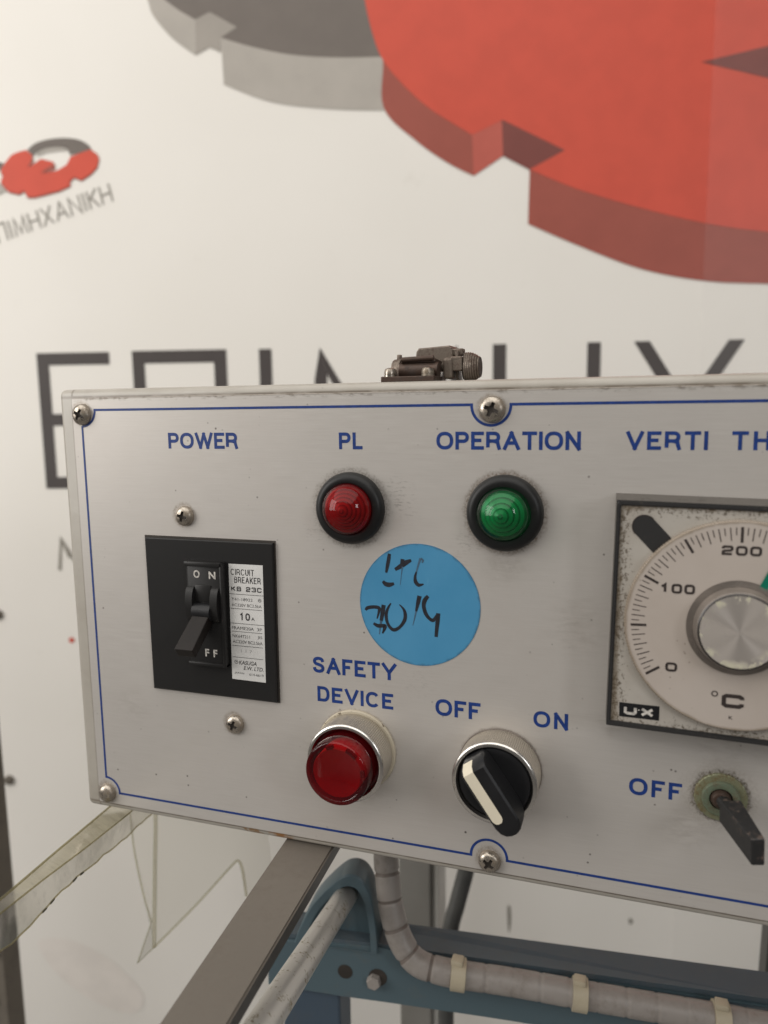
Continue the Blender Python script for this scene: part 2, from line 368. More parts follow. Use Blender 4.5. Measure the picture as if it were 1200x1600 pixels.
# ------------------------------------------------------------------ object helpers
LOC = {}
def wloc(o): return LOC.get(o.name, Vector((0, 0, 0)))
def empty(name, loc, parent=None, label=None, cat=None, group=None, kind=None):
    o = bpy.data.objects.new(name, None); COL.objects.link(o)
    o.empty_display_size = 0.02
    LOC[o.name] = Vector(loc)
    if parent: o.parent = parent; o.location = Vector(loc) - wloc(parent)
    else: o.location = loc
    tag(o, label, cat, group, kind)
    return o
def tag(o, label=None, cat=None, group=None, kind=None):
    if label: o['label'] = label
    if cat: o['category'] = cat
    if group: o['group'] = group
    if kind: o['kind'] = kind
    return o
def obj(name, bm, mats, parent=None, smooth=False, label=None, cat=None, kind=None, angle=None, group=None):
    """link a bmesh given in world metres as one object whose origin is its parent's origin (so Object coords = parent's)."""
    me = bpy.data.meshes.new(name)
    base = wloc(parent) if parent else Vector((0, 0, 0))
    bmesh.ops.translate(bm, verts=bm.verts, vec=-base)
    bmesh.ops.recalc_face_normals(bm, faces=bm.faces) if not getattr(bm, '_keep', False) else None
    bm.to_mesh(me); bm.free()
    for q in (mats if isinstance(mats, (list, tuple)) else [mats]): me.materials.append(M[q] if isinstance(q, str) else q)
    if smooth:
        for p in me.polygons: p.use_smooth = True
        me.set_sharp_from_angle(angle=math.radians(angle or 35))
    o = bpy.data.objects.new(name, me); COL.objects.link(o)
    LOC[o.name] = base
    if parent: o.parent = parent
    tag(o, label, cat, group, kind)
    return o
def frame(axis):
    a = axis.normalized(); r = a.cross(Vector((0, 0, 1)))
    if r.length < 1e-3: r = a.cross(Vector((1, 0, 0)))
    r.normalize(); return a, r, a.cross(r)

def bevelled_box(bm, p0, p1, r=0.0, seg=2, mat=0):
    """axis-aligned in panel mm: (u,v,d) corners."""
    a, b = G(*p0), G(*p1)
    lo = Vector([min(a[i], b[i]) for i in range(3)]); hi = Vector([max(a[i], b[i]) for i in range(3)])
    r_ = bmesh.ops.create_cube(bm, size=1.0)
    vs = r_['verts']
    for v in vs: v.co = Vector([lo[i] + (v.co[i]+0.5)*(hi[i]-lo[i]) for i in range(3)])
    fs = list({f for v in vs for f in v.link_faces})
    for f in fs: f.material_index = mat
    if r > 0:
        es = list({e for f in fs for e in f.edges})
        bmesh.ops.bevel(bm, geom=es, offset=r/1000, segments=seg, affect='EDGES', profile=0.5)

def lathe(bm, c, prof, seg=64, mat=0, rmod=None, mats=None):
    """turn a profile of (radius, d) about the panel normal through c=(u,v)."""
    rings = []
    for r, d in prof:
        ring = []
        if r <= 1e-6:
            ring = [bm.verts.new(G(c[0], c[1], d))]
        else:
            for k in range(seg):
                a = 2*math.pi*k/seg
                rr = r if rmod is None else r + rmod(k, d)
                ring.append(bm.verts.new(G(c[0]+rr*math.sin(a), c[1]-rr*math.cos(a), d)))
        rings.append(ring)
    for i in range(len(rings)-1):
        A, B = rings[i], rings[i+1]
        mi = mats[i] if mats else mat
        for k in range(seg):
            k2 = (k+1) % seg
            if len(A) == 1 and len(B) == 1: continue
            if len(A) == 1: f = bm.faces.new((A[0], B[k2], B[k]))
            elif len(B) == 1: f = bm.faces.new((A[k], A[k2], B[0]))
            else: f = bm.faces.new((A[k], A[k2], B[k2], B[k]))
            f.material_index = mi

def prism(bm, pts, d0, d1, mat=0, bevel=0.0, conv=None, seg=2):
    """extrude a panel-plane outline [(u,v)...] from depth d0 to d1."""
    conv = conv or (lambda p, d: G(p[0], p[1], d))
    a = [bm.verts.new(conv(p, d0)) for p in pts]
    b = [bm.verts.new(conv(p, d1)) for p in pts]
    n = len(pts); fs = []
    fs.append(bm.faces.new(a)); top = bm.faces.new(b); fs.append(top)
    for i in range(n): fs.append(bm.faces.new((a[i], a[(i+1) % n], b[(i+1) % n], b[i])))
    for f in fs: f.material_index = mat
    if bevel > 0:
        bmesh.ops.bevel(bm, geom=list(top.edges), offset=bevel/1000, segments=seg, affect='EDGES', profile=0.5)

_lift = [0]
def flat(bm, pts, d, mat=0, conv=None):
    """flat outline, cut into triangles; each piece of print sits a hair above the one before."""
    conv = conv or (lambda p, d: G(p[0], p[1], d))
    V = [bm.verts.new(conv(p, d)) for p in pts]
    tris = tessellate_polygon([[Vector((p[0], p[1], 0)) for p in pts]]) if len(pts) > 3 else [(0, 1, 2)]
    for t in tris:
        try: f = bm.faces.new([V[i] for i in t]); f.material_index = mat
        except ValueError: pass

def ribbon(bm, pts, w, d, closed=False, mat=0, conv=None, widths=None):
    conv = conv or (lambda p, d: G(p[0], p[1], d))
    P = [Vector((p[0], p[1])) for p in pts]; n = len(P); L = []; Rr = []
    _lift[0] = (_lift[0]+1) % 6; d = d + 0.006*_lift[0]
    for i in range(n):
        a = P[i-1] if (i > 0 or closed) else None
        b = P[(i+1) % n] if (i < n-1 or closed) else None
        d1 = (P[i]-a).normalized() if a is not None else None
        d2 = (b-P[i]).normalized() if b is not None else None
        if d1 is None: d1 = d2
        if d2 is None: d2 = d1
        n1 = Vector((-d1.y, d1.x)); n2 = Vector((-d2.y, d2.x))
        mm = (n1+n2)
        mm = mm.normalized() if mm.length > 1e-6 else n1
        s = 1/max(0.45, mm.dot(n1))
        h = (widths[i] if widths else w)/2
        L.append(bm.verts.new(conv(P[i]+mm*h*s, d))); Rr.append(bm.verts.new(conv(P[i]-mm*h*s, d)))
    for i in range(n if closed else n-1):
        j = (i+1) % n
        f = bm.faces.new((L[i], L[j], Rr[j], Rr[i])); f.material_index = mat

def tube(bm, path, r, seg=14, mat=0, caps=True, radii=None):
    """path in world metres; r in mm."""
    rings = []; up = None
    for i, p in enumerate(path):
        t = (path[min(i+1, len(path)-1)] - path[max(i-1, 0)]).normalized()
        if up is None:
            _, up, _ = frame(t)
        up = (up - t*up.dot(t)).normalized(); s = t.cross(up)
        rr = (radii[i] if radii else r)/1000
        rings.append([bm.verts.new(p + (up*math.cos(2*math.pi*k/seg) + s*math.sin(2*math.pi*k/seg))*rr) for k in range(seg)])
    for A, B in zip(rings, rings[1:]):
        for k in range(seg):
            f = bm.faces.new((A[k], A[(k+1) % seg], B[(k+1) % seg], B[k])); f.material_index = mat
    if caps:
        for q in (rings[0], rings[-1]):
            f = bm.faces.new(q); f.material_index = mat
def spline(pts, n=10):
    out = []
    for i in range(len(pts)-1):
        p0 = pts[max(i-1, 0)]; p1 = pts[i]; p2 = pts[i+1]; p3 = pts[min(i+2, len(pts)-1)]
        for k in range(n):
            t = k/n
            out.append(0.5*((2*p1)+(p2-p0)*t+(2*p0-5*p1+4*p2-p3)*t*t+(3*p1-p0-3*p2+p3)*t**3))
    out.append(pts[-1].copy()); return out
def smooth2(pts, n=8, closed=True):
    P = [Vector(p) for p in pts]; m_ = len(P); out = []
    for i in range(m_ if closed else m_-1):
        p0, p1, p2, p3 = (P[(i-1) % m_] if closed or i > 0 else P[i]), P[i], P[(i+1) % m_], (P[(i+2) % m_] if closed or i+2 < m_ else P[i+1])
        for k in range(n):
            t = k/n
            q = 0.5*((2*p1)+(p2-p0)*t+(2*p0-5*p1+4*p2-p3)*t*t+(3*p1-p0-3*p2+p3)*t**3)
            out.append((q[0], q[1]))
    if not closed: out.append(tuple(P[-1]))
    return out
def bar(bm, p0, p1, side, up, w, h, mat=0):
    """box along p0->p1 (world m), width w mm along side, height h mm downwards from the top centre line along -up."""
    s = side.normalized()*w/2000; t = up.normalized()*h/1000
    v = [bm.verts.new(q) for q in (p0-s, p0+s, p0+s-t, p0-s-t, p1-s, p1+s, p1+s-t, p1-s-t)]
    for ix in ((0, 1, 2, 3), (7, 6, 5, 4), (0, 4, 5, 1), (1, 5, 6, 2), (2, 6, 7, 3), (3, 7, 4, 0)):
        f = bm.faces.new([v[i] for i in ix]); f.material_index = mat

# lettering -------------------------------------------------------------
_cache = {}
def text_geo(s, bold=0.0, shear=0.0, space=1.0):
    key = (s, bold, shear, space)
    if key not in _cache:
        c = bpy.data.curves.new('lettering_curve', 'FONT'); c.body = s; c.size = 1; c.offset = bold; c.shear = shear
        c.space_character = space; c.resolution_u = 4; c.fill_mode = 'BOTH'
        o = bpy.data.objects.new('lettering_source', c); COL.objects.link(o)
        bpy.context.view_layer.update()
        me = bpy.data.meshes.new_from_object(o.evaluated_get(bpy.context.evaluated_depsgraph_get()))
        bpy.data.objects.remove(o); bpy.data.curves.remove(c)
        vs = [(v.co.x, v.co.y) for v in me.vertices]; fs = [tuple(p.vertices) for p in me.polygons]
        bpy.data.meshes.remove(me)
        x0 = min(v[0] for v in vs); x1 = max(v[0] for v in vs); y0 = min(v[1] for v in vs); y1 = max(v[1] for v in vs)
        _cache[key] = ([((x-x0)/max(1e-9, x1-x0), (y-y0)/max(1e-9, y1-y0)) for x, y in vs], fs)
    return _cache[key]
def text(bm, s, u0, u1, v0, v1, d, mat=0, bold=0.0, shear=0.0, space=1.0, conv=None):
    """s set into the box u0..u1, v0 (cap line) .. v1 (base line)."""
    conv = conv or (lambda p, d: G(p[0], p[1], d))
    vs, fs = text_geo(s, bold, shear, space)
    V = [bm.verts.new(conv((u0+x*(u1-u0), v1-y*(v1-v0)), d)) for x, y in vs]
    for f in fs:
        try: q = bm.faces.new([V[i] for i in f]); q.material_index = mat
        except ValueError: pass

# grotesque capitals drawn as strokes: (width in cap heights, [(points on a unit box, closed)])
def el(cx, cy, rx, ry, a0, a1, n=14, p=2.3):
    out = []
    for k in range(n+1):
        a = math.radians(a0+(a1-a0)*k/n); c_, s_ = math.cos(a), math.sin(a)
        out.append((cx+rx*math.copysign(abs(c_)**(2/p), c_), cy+ry*math.copysign(abs(s_)**(2/p), s_)))
    return out
_bowl = [(0, 1), (0, 0), (.58, 0)] + el(.58, .27, .42, .27, -80, 80, 10) + [(.58, .54), (.15, .54)]
GC = {
    'P': (.77, [(_bowl, False)]), 'R': (.82, [([(p[0]*.94, p[1]*.97) for p in _bowl], False), ([(.56, .53), (.88, .62), (.92, .80), (1, 1)], False)]),
    'O': (.98, [(el(.5, .5, .5, .5, 0, 360, 32)[:-1], True)]),
    'W': (1.26, [([(0, 0), (.26, 1)], False), ([(.26, 1), (.5, 0)], False), ([(.5, 0), (.74, 1)], False), ([(.74, 1), (1, 0)], False)]),
    'E': (.72, [([(1, 0), (0, 0), (0, 1), (1, 1)], False), ([(0, .48), (.92, .48)], False)]),
    'F': (.68, [([(1, 0), (0, 0), (0, 1.0)], False), ([(0, .49), (.88, .49)], False)]),
    'L': (.64, [([(0, 0), (0, 1), (1, 1)], False)]), 'T': (.80, [([(0, 0), (1, 0)], False), ([(.5, 0), (.5, 1)], False)]),
    'I': (.16, [([(.5, 0), (.5, 1)], False)]), 'H': (.80, [([(0, 0), (0, 1)], False), ([(1, 0), (1, 1)], False), ([(0, .48), (1, .48)], False)]),
    'N': (.80, [([(0, 1), (0, 0)], False), ([(.03, 0), (.97, 1)], False), ([(1, 1), (1, 0)], False)]),
    'A': (.92, [([(0, 1), (.5, 0)], False), ([(.5, 0), (1, 1)], False), ([(.2, .66), (.8, .66)], False)]),
    'V': (.90, [([(0, 0), (.5, 1)], False), ([(.5, 1), (1, 0)], False)]),
    'Y': (.90, [([(0, 0), (.5, .57)], False), ([(1, 0), (.5, .57)], False), ([(.5, .5), (.5, 1)], False)]),
    'D': (.82, [([(0, 0), (.5, 0)] + el(.5, .5, .5, .5, -80, 80, 14) + [(.5, 1), (0, 1)], True)]),
    'U': (.78, [([(0, 0), (0, .62)] + el(.5, .62, .5, .38, 180, 0, 12) + [(1, .62), (1, 0)], False)]),
    'K': (.82, [([(0, 0), (0, 1)], False), ([(.96, 0), (0.04, .62)], False), ([(.36, .42), (1, 1)], False)]),
    'B': (.78, [([(0, 0), (.56, 0)] + el(.56, .24, .38, .24, -80, 80, 8) + [(.56, .48), (0, .48), (0, .14)], False), ([(.15, .48), (.6, .48)] + el(.6, .74, .4, .26, -80, 80, 8) + [(.6, 1), (0, 1), (0, .6)], False)]),
    '1': (.42, [([(0, .24), (.6, .1), (1, 0), (1, 1)], False)]), '0': (.68, [(el(.5, .5, .5, .5, 0, 360, 28)[:-1], True)]),
    'C': (.90, [(el(.5, .5, .5, .5, -38, -322, 26), False)]),
    'S': (.80, [(smooth2([(.97, .26), (.86, .07), (.5, 0), (.14, .08), (.04, .26), (.18, .41), (.5, .48), (.84, .57), (.98, .74), (.86, .93), (.5, 1), (.12, .93), (0, .72)], 4, False), False)]),
}
def caps(bm, s, u0, u1, v0, v1, d, w=0.198, mat=0):
    h = v1-v0; hw = w*h
    ws = [GC[c][0]*h for c in s]
    gap = (u1-u0-sum(ws))/(len(s)-1)
    if gap < 0.10*h:            # tighten the letters rather than let them touch
        gap = 0.13*h; ni = s.count('I'); iw = 1.0*hw; k = (u1-u0-gap*(len(s)-1)-ni*iw)/(sum(ws)-ni*GC['I'][0]*h)
        ws = [iw if c == 'I' else q*k for c, q in zip(s, ws)]
    x = u0
    for c, cw in zip(s, ws):
        for pl, cl in GC[c][1]:
            diag = c in 'AVWXYN' and len(pl) == 2 and pl[0][0] != pl[1][0]
            ex = hw*0.5 if (len(pl) == 2 or not cl) else 0
            pts = [(x+hw/2+p[0]*(cw-hw), v0+hw/2+p[1]*(h-hw)) for p in pl]
            if not cl:          # run the stroke ends out to the cap line and base line
                for e_, o_ in ((0, 1), (-1, -2)):
                    a = Vector(pts[e_]); b = Vector(pts[o_]); q = (a-b).normalized()
                    on_edge = pl[e_][1] in (0, 1) or (pl[e_][0] in (0, 1) and c in 'EFLTZ')
                    if on_edge and c not in 'CS':
                        k_ = hw/2/max(0.5, abs(q.y)) if abs(q.y) > 0.5 else (hw/2 if c in 'EFLT' else 0)
                        if diag: k_ = hw/2/max(0.5, abs(q.y))
                        a = a+q*k_; pts[e_] = (a.x, a.y)
            ribbon(bm, pts, hw, d, cl, mat)
        x += cw+gap

# wide square lettering (instrument face), drawn as strokes on a unit box
def rr(x0, y0, x1, y1, r, seg=4):
    out = []
    for cx, cy, a0 in ((x1-r, y0+r, -90), (x1-r, y1-r, 0), (x0+r, y1-r, 90), (x0+r, y0+r, 180)):
        for k in range(seg+1):
            a = math.radians(a0+90*k/seg); out.append((cx+r*math.cos(a), cy+r*math.sin(a)))
    return out
SQ = {
    '0': [(rr(0, 0, 1, 1, .28), True)],
    '1': [([(.2, .28), (.62, 0), (.62, 1)], False)],
    '2': [([(0, .28), (0, .12), (.12, 0), (.88, 0), (1, .12), (1, .38), (.88, .5), (.14, .58), (0, .7), (0, 1), (1, 1)], False)],
    '3': [([(0, .22), (0, .1), (.12, 0), (.88, 0), (1, .1), (1, .38), (.88, .48), (.35, .48)], False), ([(.88, .48), (1, .6), (1, .88), (.88, 1), (.12, 1), (0, .9), (0, .78)], False)],
    '4': [([(.75, 1), (.75, 0), (.6, 0), (0, .68), (0, .76), (1, .76)], False)],
    'C': [([(1, .3), (1, .14), (.86, 0), (.14, 0), (0, .14), (0, .86), (.14, 1), (.86, 1), (1, .86), (1, .7)], False)],
    'K': [([(0, 0), (0, 1)], False), ([(1, 0), (.2, .5), (0, .5)], False), ([(.3, .46), (1, 1)], False)],
    'B': [([(0, 0), (.85, 0), (.97, .12), (.97, .36), (.85, .48), (0, .48), (0, 0)], False), ([(.85, .48), (1, .6), (1, .88), (.88, 1), (0, 1), (0, .48)], False)],
    'U': [([(0, 0), (0, .82), (.16, 1), (.84, 1), (1, .82), (1, 0)], False)],
    'X': [([(0, 0), (1, 1)], False), ([(1, 0), (0, 1)], False)],
}
def sqtext(bm, s, u0, u1, v0, v1, d, w, gap=0.28, mat=0):
    n = len(s); units = sum(0.6 if c == ' ' else 1 for c in s) + gap*(n-1)
    cw = (u1-u0)/units; x = u0
    for c in s:
        if c != ' ':
            for pl, cl in SQ[c]:
                ribbon(bm, [(x+w/2+p[0]*(cw-w), v0+w/2+p[1]*(v1-v0-w)) for p in pl], w, d, cl, mat)
        x += (0.6 if c == ' ' else 1)*cw + gap*cw

# ================================================================== floor and banner wall
bm = bmesh.new()
for q in ((-3, -3, 0), (3.5, -3, 0), (3.5, 1.6, 0), (-3, 1.6, 0)): bm.verts.new(q)
bm.faces.new(bm.verts)
obj('floor', bm, 'floor', kind='structure')

WN = Vector((-0.26172606, 0.96514220, 0)); WX = Vector((0.96514220, 0.26172606, 0))
WF = Vector((CAM.x, CAM.y, 0)) + WN*0.9
WZ = Z0 + 0.000592
def WP(p, d=0.0):
    q = WF + WX*(p[0]/1000) - WN*(d/1000); return Vector((q.x, q.y, WZ - p[1]/1000))
wall = empty('banner_wall', WP((0, 1150)), None, 'white printed banner wall with red and charcoal gear emblem', 'banner')
bm = bmesh.new()
prism(bm, [(-1100, -700), (900, -700), (900, WZ*1000-4), (-1100, WZ*1000-4)], -12, 0, conv=WP)
obj('sheet', bm, 'banner', wall)
# large charcoal gear (printed flat), then the red one over it
def wflat(bm, pts, d, mat): flat(bm, pts, d, mat, conv=WP)
bm = bmesh.new()
arc = smooth2([(-330, -560), (-318, -480), (-307.2, -445.7), (-301.6, -429.2), (-281.3, -405.3), (-256.2, -386.6)], 6, False)
wflat(bm, arc + [(-254.6, -423.3), (-288.1, -444.9), (-300, -470), (-300, -560)], 0.5, 1)
wflat(bm, [(-254.8, -423.3), (-238.7, -430.5), (-240.2, -394.0), (-256.2, -386.6)], 0.5, 2)
wflat(bm, [(-238.9, -430.5), (-209.0, -413.9), (-227.3, -403.8), (-227.6, -388.4), (-240.4, -394.0)], 0.5, 2)
low = smooth2([(-225.9, -355.1), (-172.6, -334.8), (-104.8, -325.0), (-40, -321.5)], 6, False)
up = smooth2([(-227.3, -403.8), (-195.5, -393.7), (-153.1, -383.8), (-103.5, -378.6), (-40, -377)], 6, False)
wflat(bm, low + up[::-1], 0.5, 1)
wflat(bm, [(-290, -560), (-298, -470), (-288.1, -444.9), (-272, -433), (-255.0, -423.3), (-238.7, -430.5), (-209.0, -413.9), (-227.3, -403.8)] + up[1:] + [(-20, -560)], 0.55, 0)
g = obj('charcoal_gear', bm, ['p_grey', 'p_grey_side', 'p_grey_mid'], wall, label='charcoal and light grey printed gear')
bm = bmesh.new()
topc = smooth2([(-72, -490), (-67.2, -435.5), (-57.4, -395), (-46.5, -371), (-24, -345), (5.0, -320.1), (48.9, -293.0)], 6, False)
topd = smooth2([(112.3, -254.8), (163.3, -233.1), (233.5, -210.8), (303.3, -192.9), (372.5, -181.6), (470, -173), (600, -180), (720, -215), (800, -300)], 6, False)
wflat(bm, topc + [(82.1, -307.5), (150.4, -273.7)] + topd + [(790, -450), (700, -600), (480, -690), (200, -690), (20, -640), (-55, -570)], 0.9, 0)
def band(bm, upper, lower, d, mat):
    n = 60
    def res(P):
        P = [Vector(p) for p in P]; L = [0]
        for a, b in zip(P, P[1:]): L.append(L[-1]+(b-a).length)
        out = []
        for k in range(n+1):
            s_ = L[-1]*k/n
            for q in range(len(P)-1):
                if L[q+1] >= s_-1e-6: out.append(P[q].lerp(P[q+1], (s_-L[q])/max(1e-9, L[q+1]-L[q]))); break
        return out
    A = [bm.verts.new(WP(p, d)) for p in res(upper)]; B = [bm.verts.new(WP(p, d)) for p in res(lower)]
    for k in range(n):
        f = bm.faces.new((A[k], A[k+1], B[k+1], B[k])); f.material_index = mat
lowc = smooth2([(-50, -420), (-48.2, -372), (-47.9, -323.7), (-12.9, -289.1), (22.4, -264.4), (50.7, -250.0)], 6, False)
band(bm, smooth2([(-60, -405), (-54, -388), (-46.5, -371), (-24, -345), (5.0, -320.1), (48.9, -293.0)], 6, False), lowc, 0.7, 2)
wflat(bm, [(48.9, -293.0), (81.6, -307.5), (83.0, -269.8), (50.7, -250.0)], 0.8, 1)
wflat(bm, [(81.4, -307.8), (151, -273.4), (112.3, -254.4), (83.0, -269.8)], 0.8, 3)
lowd = smooth2([(111.2, -197.2), (164.5, -173.5), (235.5, -145.8), (305.9, -131.1), (375.4, -126.3), (480, -122), (610, -130), (730, -165), (806, -250)], 6, False)
band(bm, topd, lowd, 0.7, 2)
wflat(bm, [(292.9, -358.4), (362.3, -371.7), (470, -385), (470, -312), (364.0, -339.7)], 1.2, 3)
obj('red_gear', bm, ['p_red', 'p_red_mid', 'p_red_dark', 'p_red_slot'], wall, label='large red printed gear with dark red thickness')
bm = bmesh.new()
prism(bm, [(306, -700), (900, -700), (900, 1100), (300, 1100)], 2.2, 2.8, conv=WP)  # added sheet: its pale haze stands in for glare on the print
obj('glare_sheet', bm, 'glare_veil', wall, label='added hazy sheet imitating glare over the right side of the banner')
# small tilted emblem at the left
bm = bmesh.new()
SX = lambda x, y: WP0(x/6, 190+y/6)
def WP0(px, py):        # bilinear over the small patch of wall the emblem covers (mm)
    a = px/200; b = (py-190)/200
    return (-486.0+148.7*a-12.1*b+3.5*a*b, -325.4+5.1*a+140.2*b-1.3*a*b)
ring_o = smooth2([SX(*p) for p in ((262, 262), (330, 205), (440, 168), (600, 152), (740, 168), (830, 215), (862, 262))], 5, False)
ring_i = smooth2([SX(*p) for p in ((660, 312), (640, 262), (560, 235), (440, 245), (350, 285), (315, 320))], 5, False)
wflat(bm, ring_o + ring_i, 0.8, 0)
inn = [SX(*p) for p in ((350, 285), (440, 245), (560, 235), (645, 270), (560, 275), (440, 290), (350, 325))]
wflat(bm, inn, 0.6, 1)
red = [(8, 470), (15, 440), (60, 370), (110, 310), (165, 285), (250, 262), (310, 315), (305, 345), (265, 432), (390, 345), (500, 372), (525, 410), (390, 485), (545, 452), (630, 400), (668, 325), (850, 258), (915, 300), (935, 345), (915, 420), (860, 480), (770, 540), (700, 512), (655, 560), (670, 590), (560, 640), (440, 672), (330, 700), (265, 700), (235, 640), (185, 670), (90, 650), (50, 610), (10, 560), (35, 490)]
wflat(bm, [SX(x, y+16) for x, y in red], 0.7, 3)
wflat(bm, [SX(*p) for p in red], 1.0, 2)
wflat(bm, [SX(*p) for p in ((310, 325), (318, 375), (268, 432))], 1.2, 3)
wflat(bm, [SX(*p) for p in ((392, 480), (425, 445), (510, 392), (520, 440), (470, 460))], 1.2, 3)
wflat(bm, [SX(*p) for p in ((-90, 420), (0, 375), (40, 385), (0, 450), (-90, 470))], 0.6, 0)
wflat(bm, [SX(*p) for p in ((-90, 600), (0, 570), (45, 610), (60, 650), (-20, 690), (-90, 690))], 0.6, 1)
obj('small_emblem', bm, ['p_grey', 'p_grey_side', 'p_red', 'p_red_dark'], wall, label='small tilted red and grey gear emblem')
# tilted thin caption below it:  ...ΠΙΜΗΧΑΝΙΚΗ as single strokes along a slanted base line
THIN = {'Π': (.8, [[(0, 1), (0, 0), (1, 0), (1, 1)]]), 'Ι': (.12, [[(.5, 0), (.5, 1)]]), 'Μ': (1., [[(0, 1), (.1, 0), (.5, .9), (.9, 0), (1, 1)]]),
        'Η': (.8, [[(0, 0), (0, 1)], [(1, 0), (1, 1)], [(0, .5), (1, .5)]]), 'Χ': (.85, [[(0, 0), (1, 1)], [(1, 0), (0, 1)]]),
        'Α': (.95, [[(0, 1), (.5, 0), (1, 1)], [(.2, .66), (.8, .66)]]), 'Ν': (.85, [[(0, 1), (0, 0), (1, 1), (1, 0)]]),
        'Κ': (.75, [[(0, 0), (0, 1)], [(1, 0), (0, .55)], [(.3, .4), (1, 1)]]), 'Ε': (.65, [[(1, 0), (0, 0), (0, 1), (1, 1)], [(0, .5), (.85, .5)]])}
bm = bmesh.new()
A0 = Vector(SX(-4, 1138)); A1 = Vector(SX(1060, 742)); hgt = 20.0
wd = sum(THIN[c][0] for c in 'ΠΙΜΗΧΑΝΙΚΗ') + 0.32*9
ax = (A1-A0); ln = ax.length; ax.normalize(); upv = (Vector(SX(1018, 588)) - A1).normalized()
x = 0
for c in 'ΠΙΜΗΧΑΝΙΚΗ':
    w_, st = THIN[c]; k = ln/wd
    for pl in st:
        ribbon(bm, [tuple(A0 + ax*((x+p[0]*w_)*k) + upv*((1-p[1])*hgt)) for p in pl], 2.0, 0.6, conv=WP)
    x += w_ + 0.32
obj('small_caption', bm, 'p_thin', wall, label='thin grey slanted Greek caption')
# big capitals ΕΠΙΜΗΧ: each letter a part
def wl(strokes, label):
    bm = bmesh.new()
    for k, (x0, y0, x1, y1) in enumerate(strokes): wflat(bm, [(x0, y0), (x1, y0), (x1, y1), (x0, y1)], 0.6, 0)
    return obj('printed_letter', bm, 'p_letter', wall, label=label)
wl([(-464, -66, -449.6, 95), (-449.6, -66, -376, -51.8), (-449.6, 5.5, -385, 19.5), (-449.6, 81, -376, 95)], 'charcoal printed letter E')
wl([(-348.5, -66.5, -334, 95), (-334, -66.5, -251, -52), (-251, -66.5, -236, 95)], 'charcoal printed letter pi')
wl([(-197.5, -66, -182.8, 95)], 'charcoal printed letter iota')
bm = bmesh.new()
wflat(bm, [(-133, 95), (-133, -30), (-126, -66.5), (-118.5, -36), (-118.5, 95)], 0.6, 0)
wflat(bm, [(-126, -66.5), (-47, 70), (-47, 95), (-118.3, -36)], 0.62, 0)
wflat(bm, [(32, -66.5), (24.3, -36), (-46.8, 95), (-46.8, 70)], 0.64, 0)
wflat(bm, [(39, 95), (39, -30), (32, -66.5), (24.5, -36), (24.5, 95)], 0.6, 0)
obj('printed_letter', bm, 'p_letter', wall, label='charcoal printed letter M')
wl([(73, -66.5, 88, 95), (88, 6, 179.5, 20), (179.5, -66.5, 194.4, 95)], 'charcoal printed letter eta')
bm = bmesh.new()
wflat(bm, [(231.3, -66.6), (248.7, -66.6), (353, 95), (335.5, 95)], 0.6, 0)
wflat(bm, [(335.8, -66.6), (353.3, -66.6), (249, 95), (231, 95)], 0.62, 0)
obj('printed_letter', bm, 'p_letter', wall, label='charcoal printed letter chi')
bm = bmesh.new()
for pl in ([(-455, 196), (-450.5, 157.5), (-441, 180)],): ribbon(bm, pl, 4.2, 0.6, conv=WP)
wflat(bm, [(-453, 157), (-449, 157), (-425, 196), (-431, 196)], 0.64, 0)
obj('printed_letter', bm, 'p_thin', wall, label='grey thin small letter')
# faint ghost print low on the sheet, red dot
bm = bmesh.new()
wflat(bm, smooth2([(-522, 700), (-480, 695), (-430, 720), (-385, 770), (-400, 800), (-450, 785), (-500, 745)], 6), 0.5, 0)
obj('ghost_print', bm, 'p_ghost', wall, label='very faint pink print')
bm = bmesh.new()
wflat(bm, [(-446.5+3.6*math.cos(a*math.pi/8), 284.9+3.6*math.sin(a*math.pi/8)) for a in range(16)], 0.5, 0)
obj('red_dot', bm, 'p_red', wall)
for s_, t_, r_ in ((-538, 252, 6.0), (-542.2, 471, 6.2)):
    bm = bmesh.new()
    prism(bm, [(s_+r_*math.cos(a*math.pi/10), t_+r_*math.sin(a*math.pi/10)) for a in range(20)], 0.1, 3.5, conv=WP, bevel=1.2)
    obj('wall_screw', bm, 'dark_post', wall, smooth=True)
bm = bmesh.new()
wflat(bm, smooth2([(95, 632), (98.5, 632), (99.5, 650), (97.5, 668), (95.5, 655)], 4), 0.5, 0)
wflat(bm, smooth2([(246, 645), (250, 644), (251.5, 649), (248, 652)], 4), 0.5, 0)
obj('scuff_mark', bm, 'p_thin', wall)

# ================================================================== control box
box = empty('control_box', G(0, 0, 0), None, 'grey metal control box with brushed front plate, switches, lamps and temperature dial', 'control box')
bm = bmesh.new()
bevelled_box(bm, (EU0, EV0, -130), (EU1, EV1, -0.9), 3.2, 4)
obj('enclosure', bm, 'enclosure', box, smooth=True, angle=50)
bm = bmesh.new()
prism(bm, rr(PU0, PV0, PU1, PV1, 1.2, 3), -0.95, 0, bevel=0.25, seg=1)
plate = obj('front_plate', bm, 'plate', box)
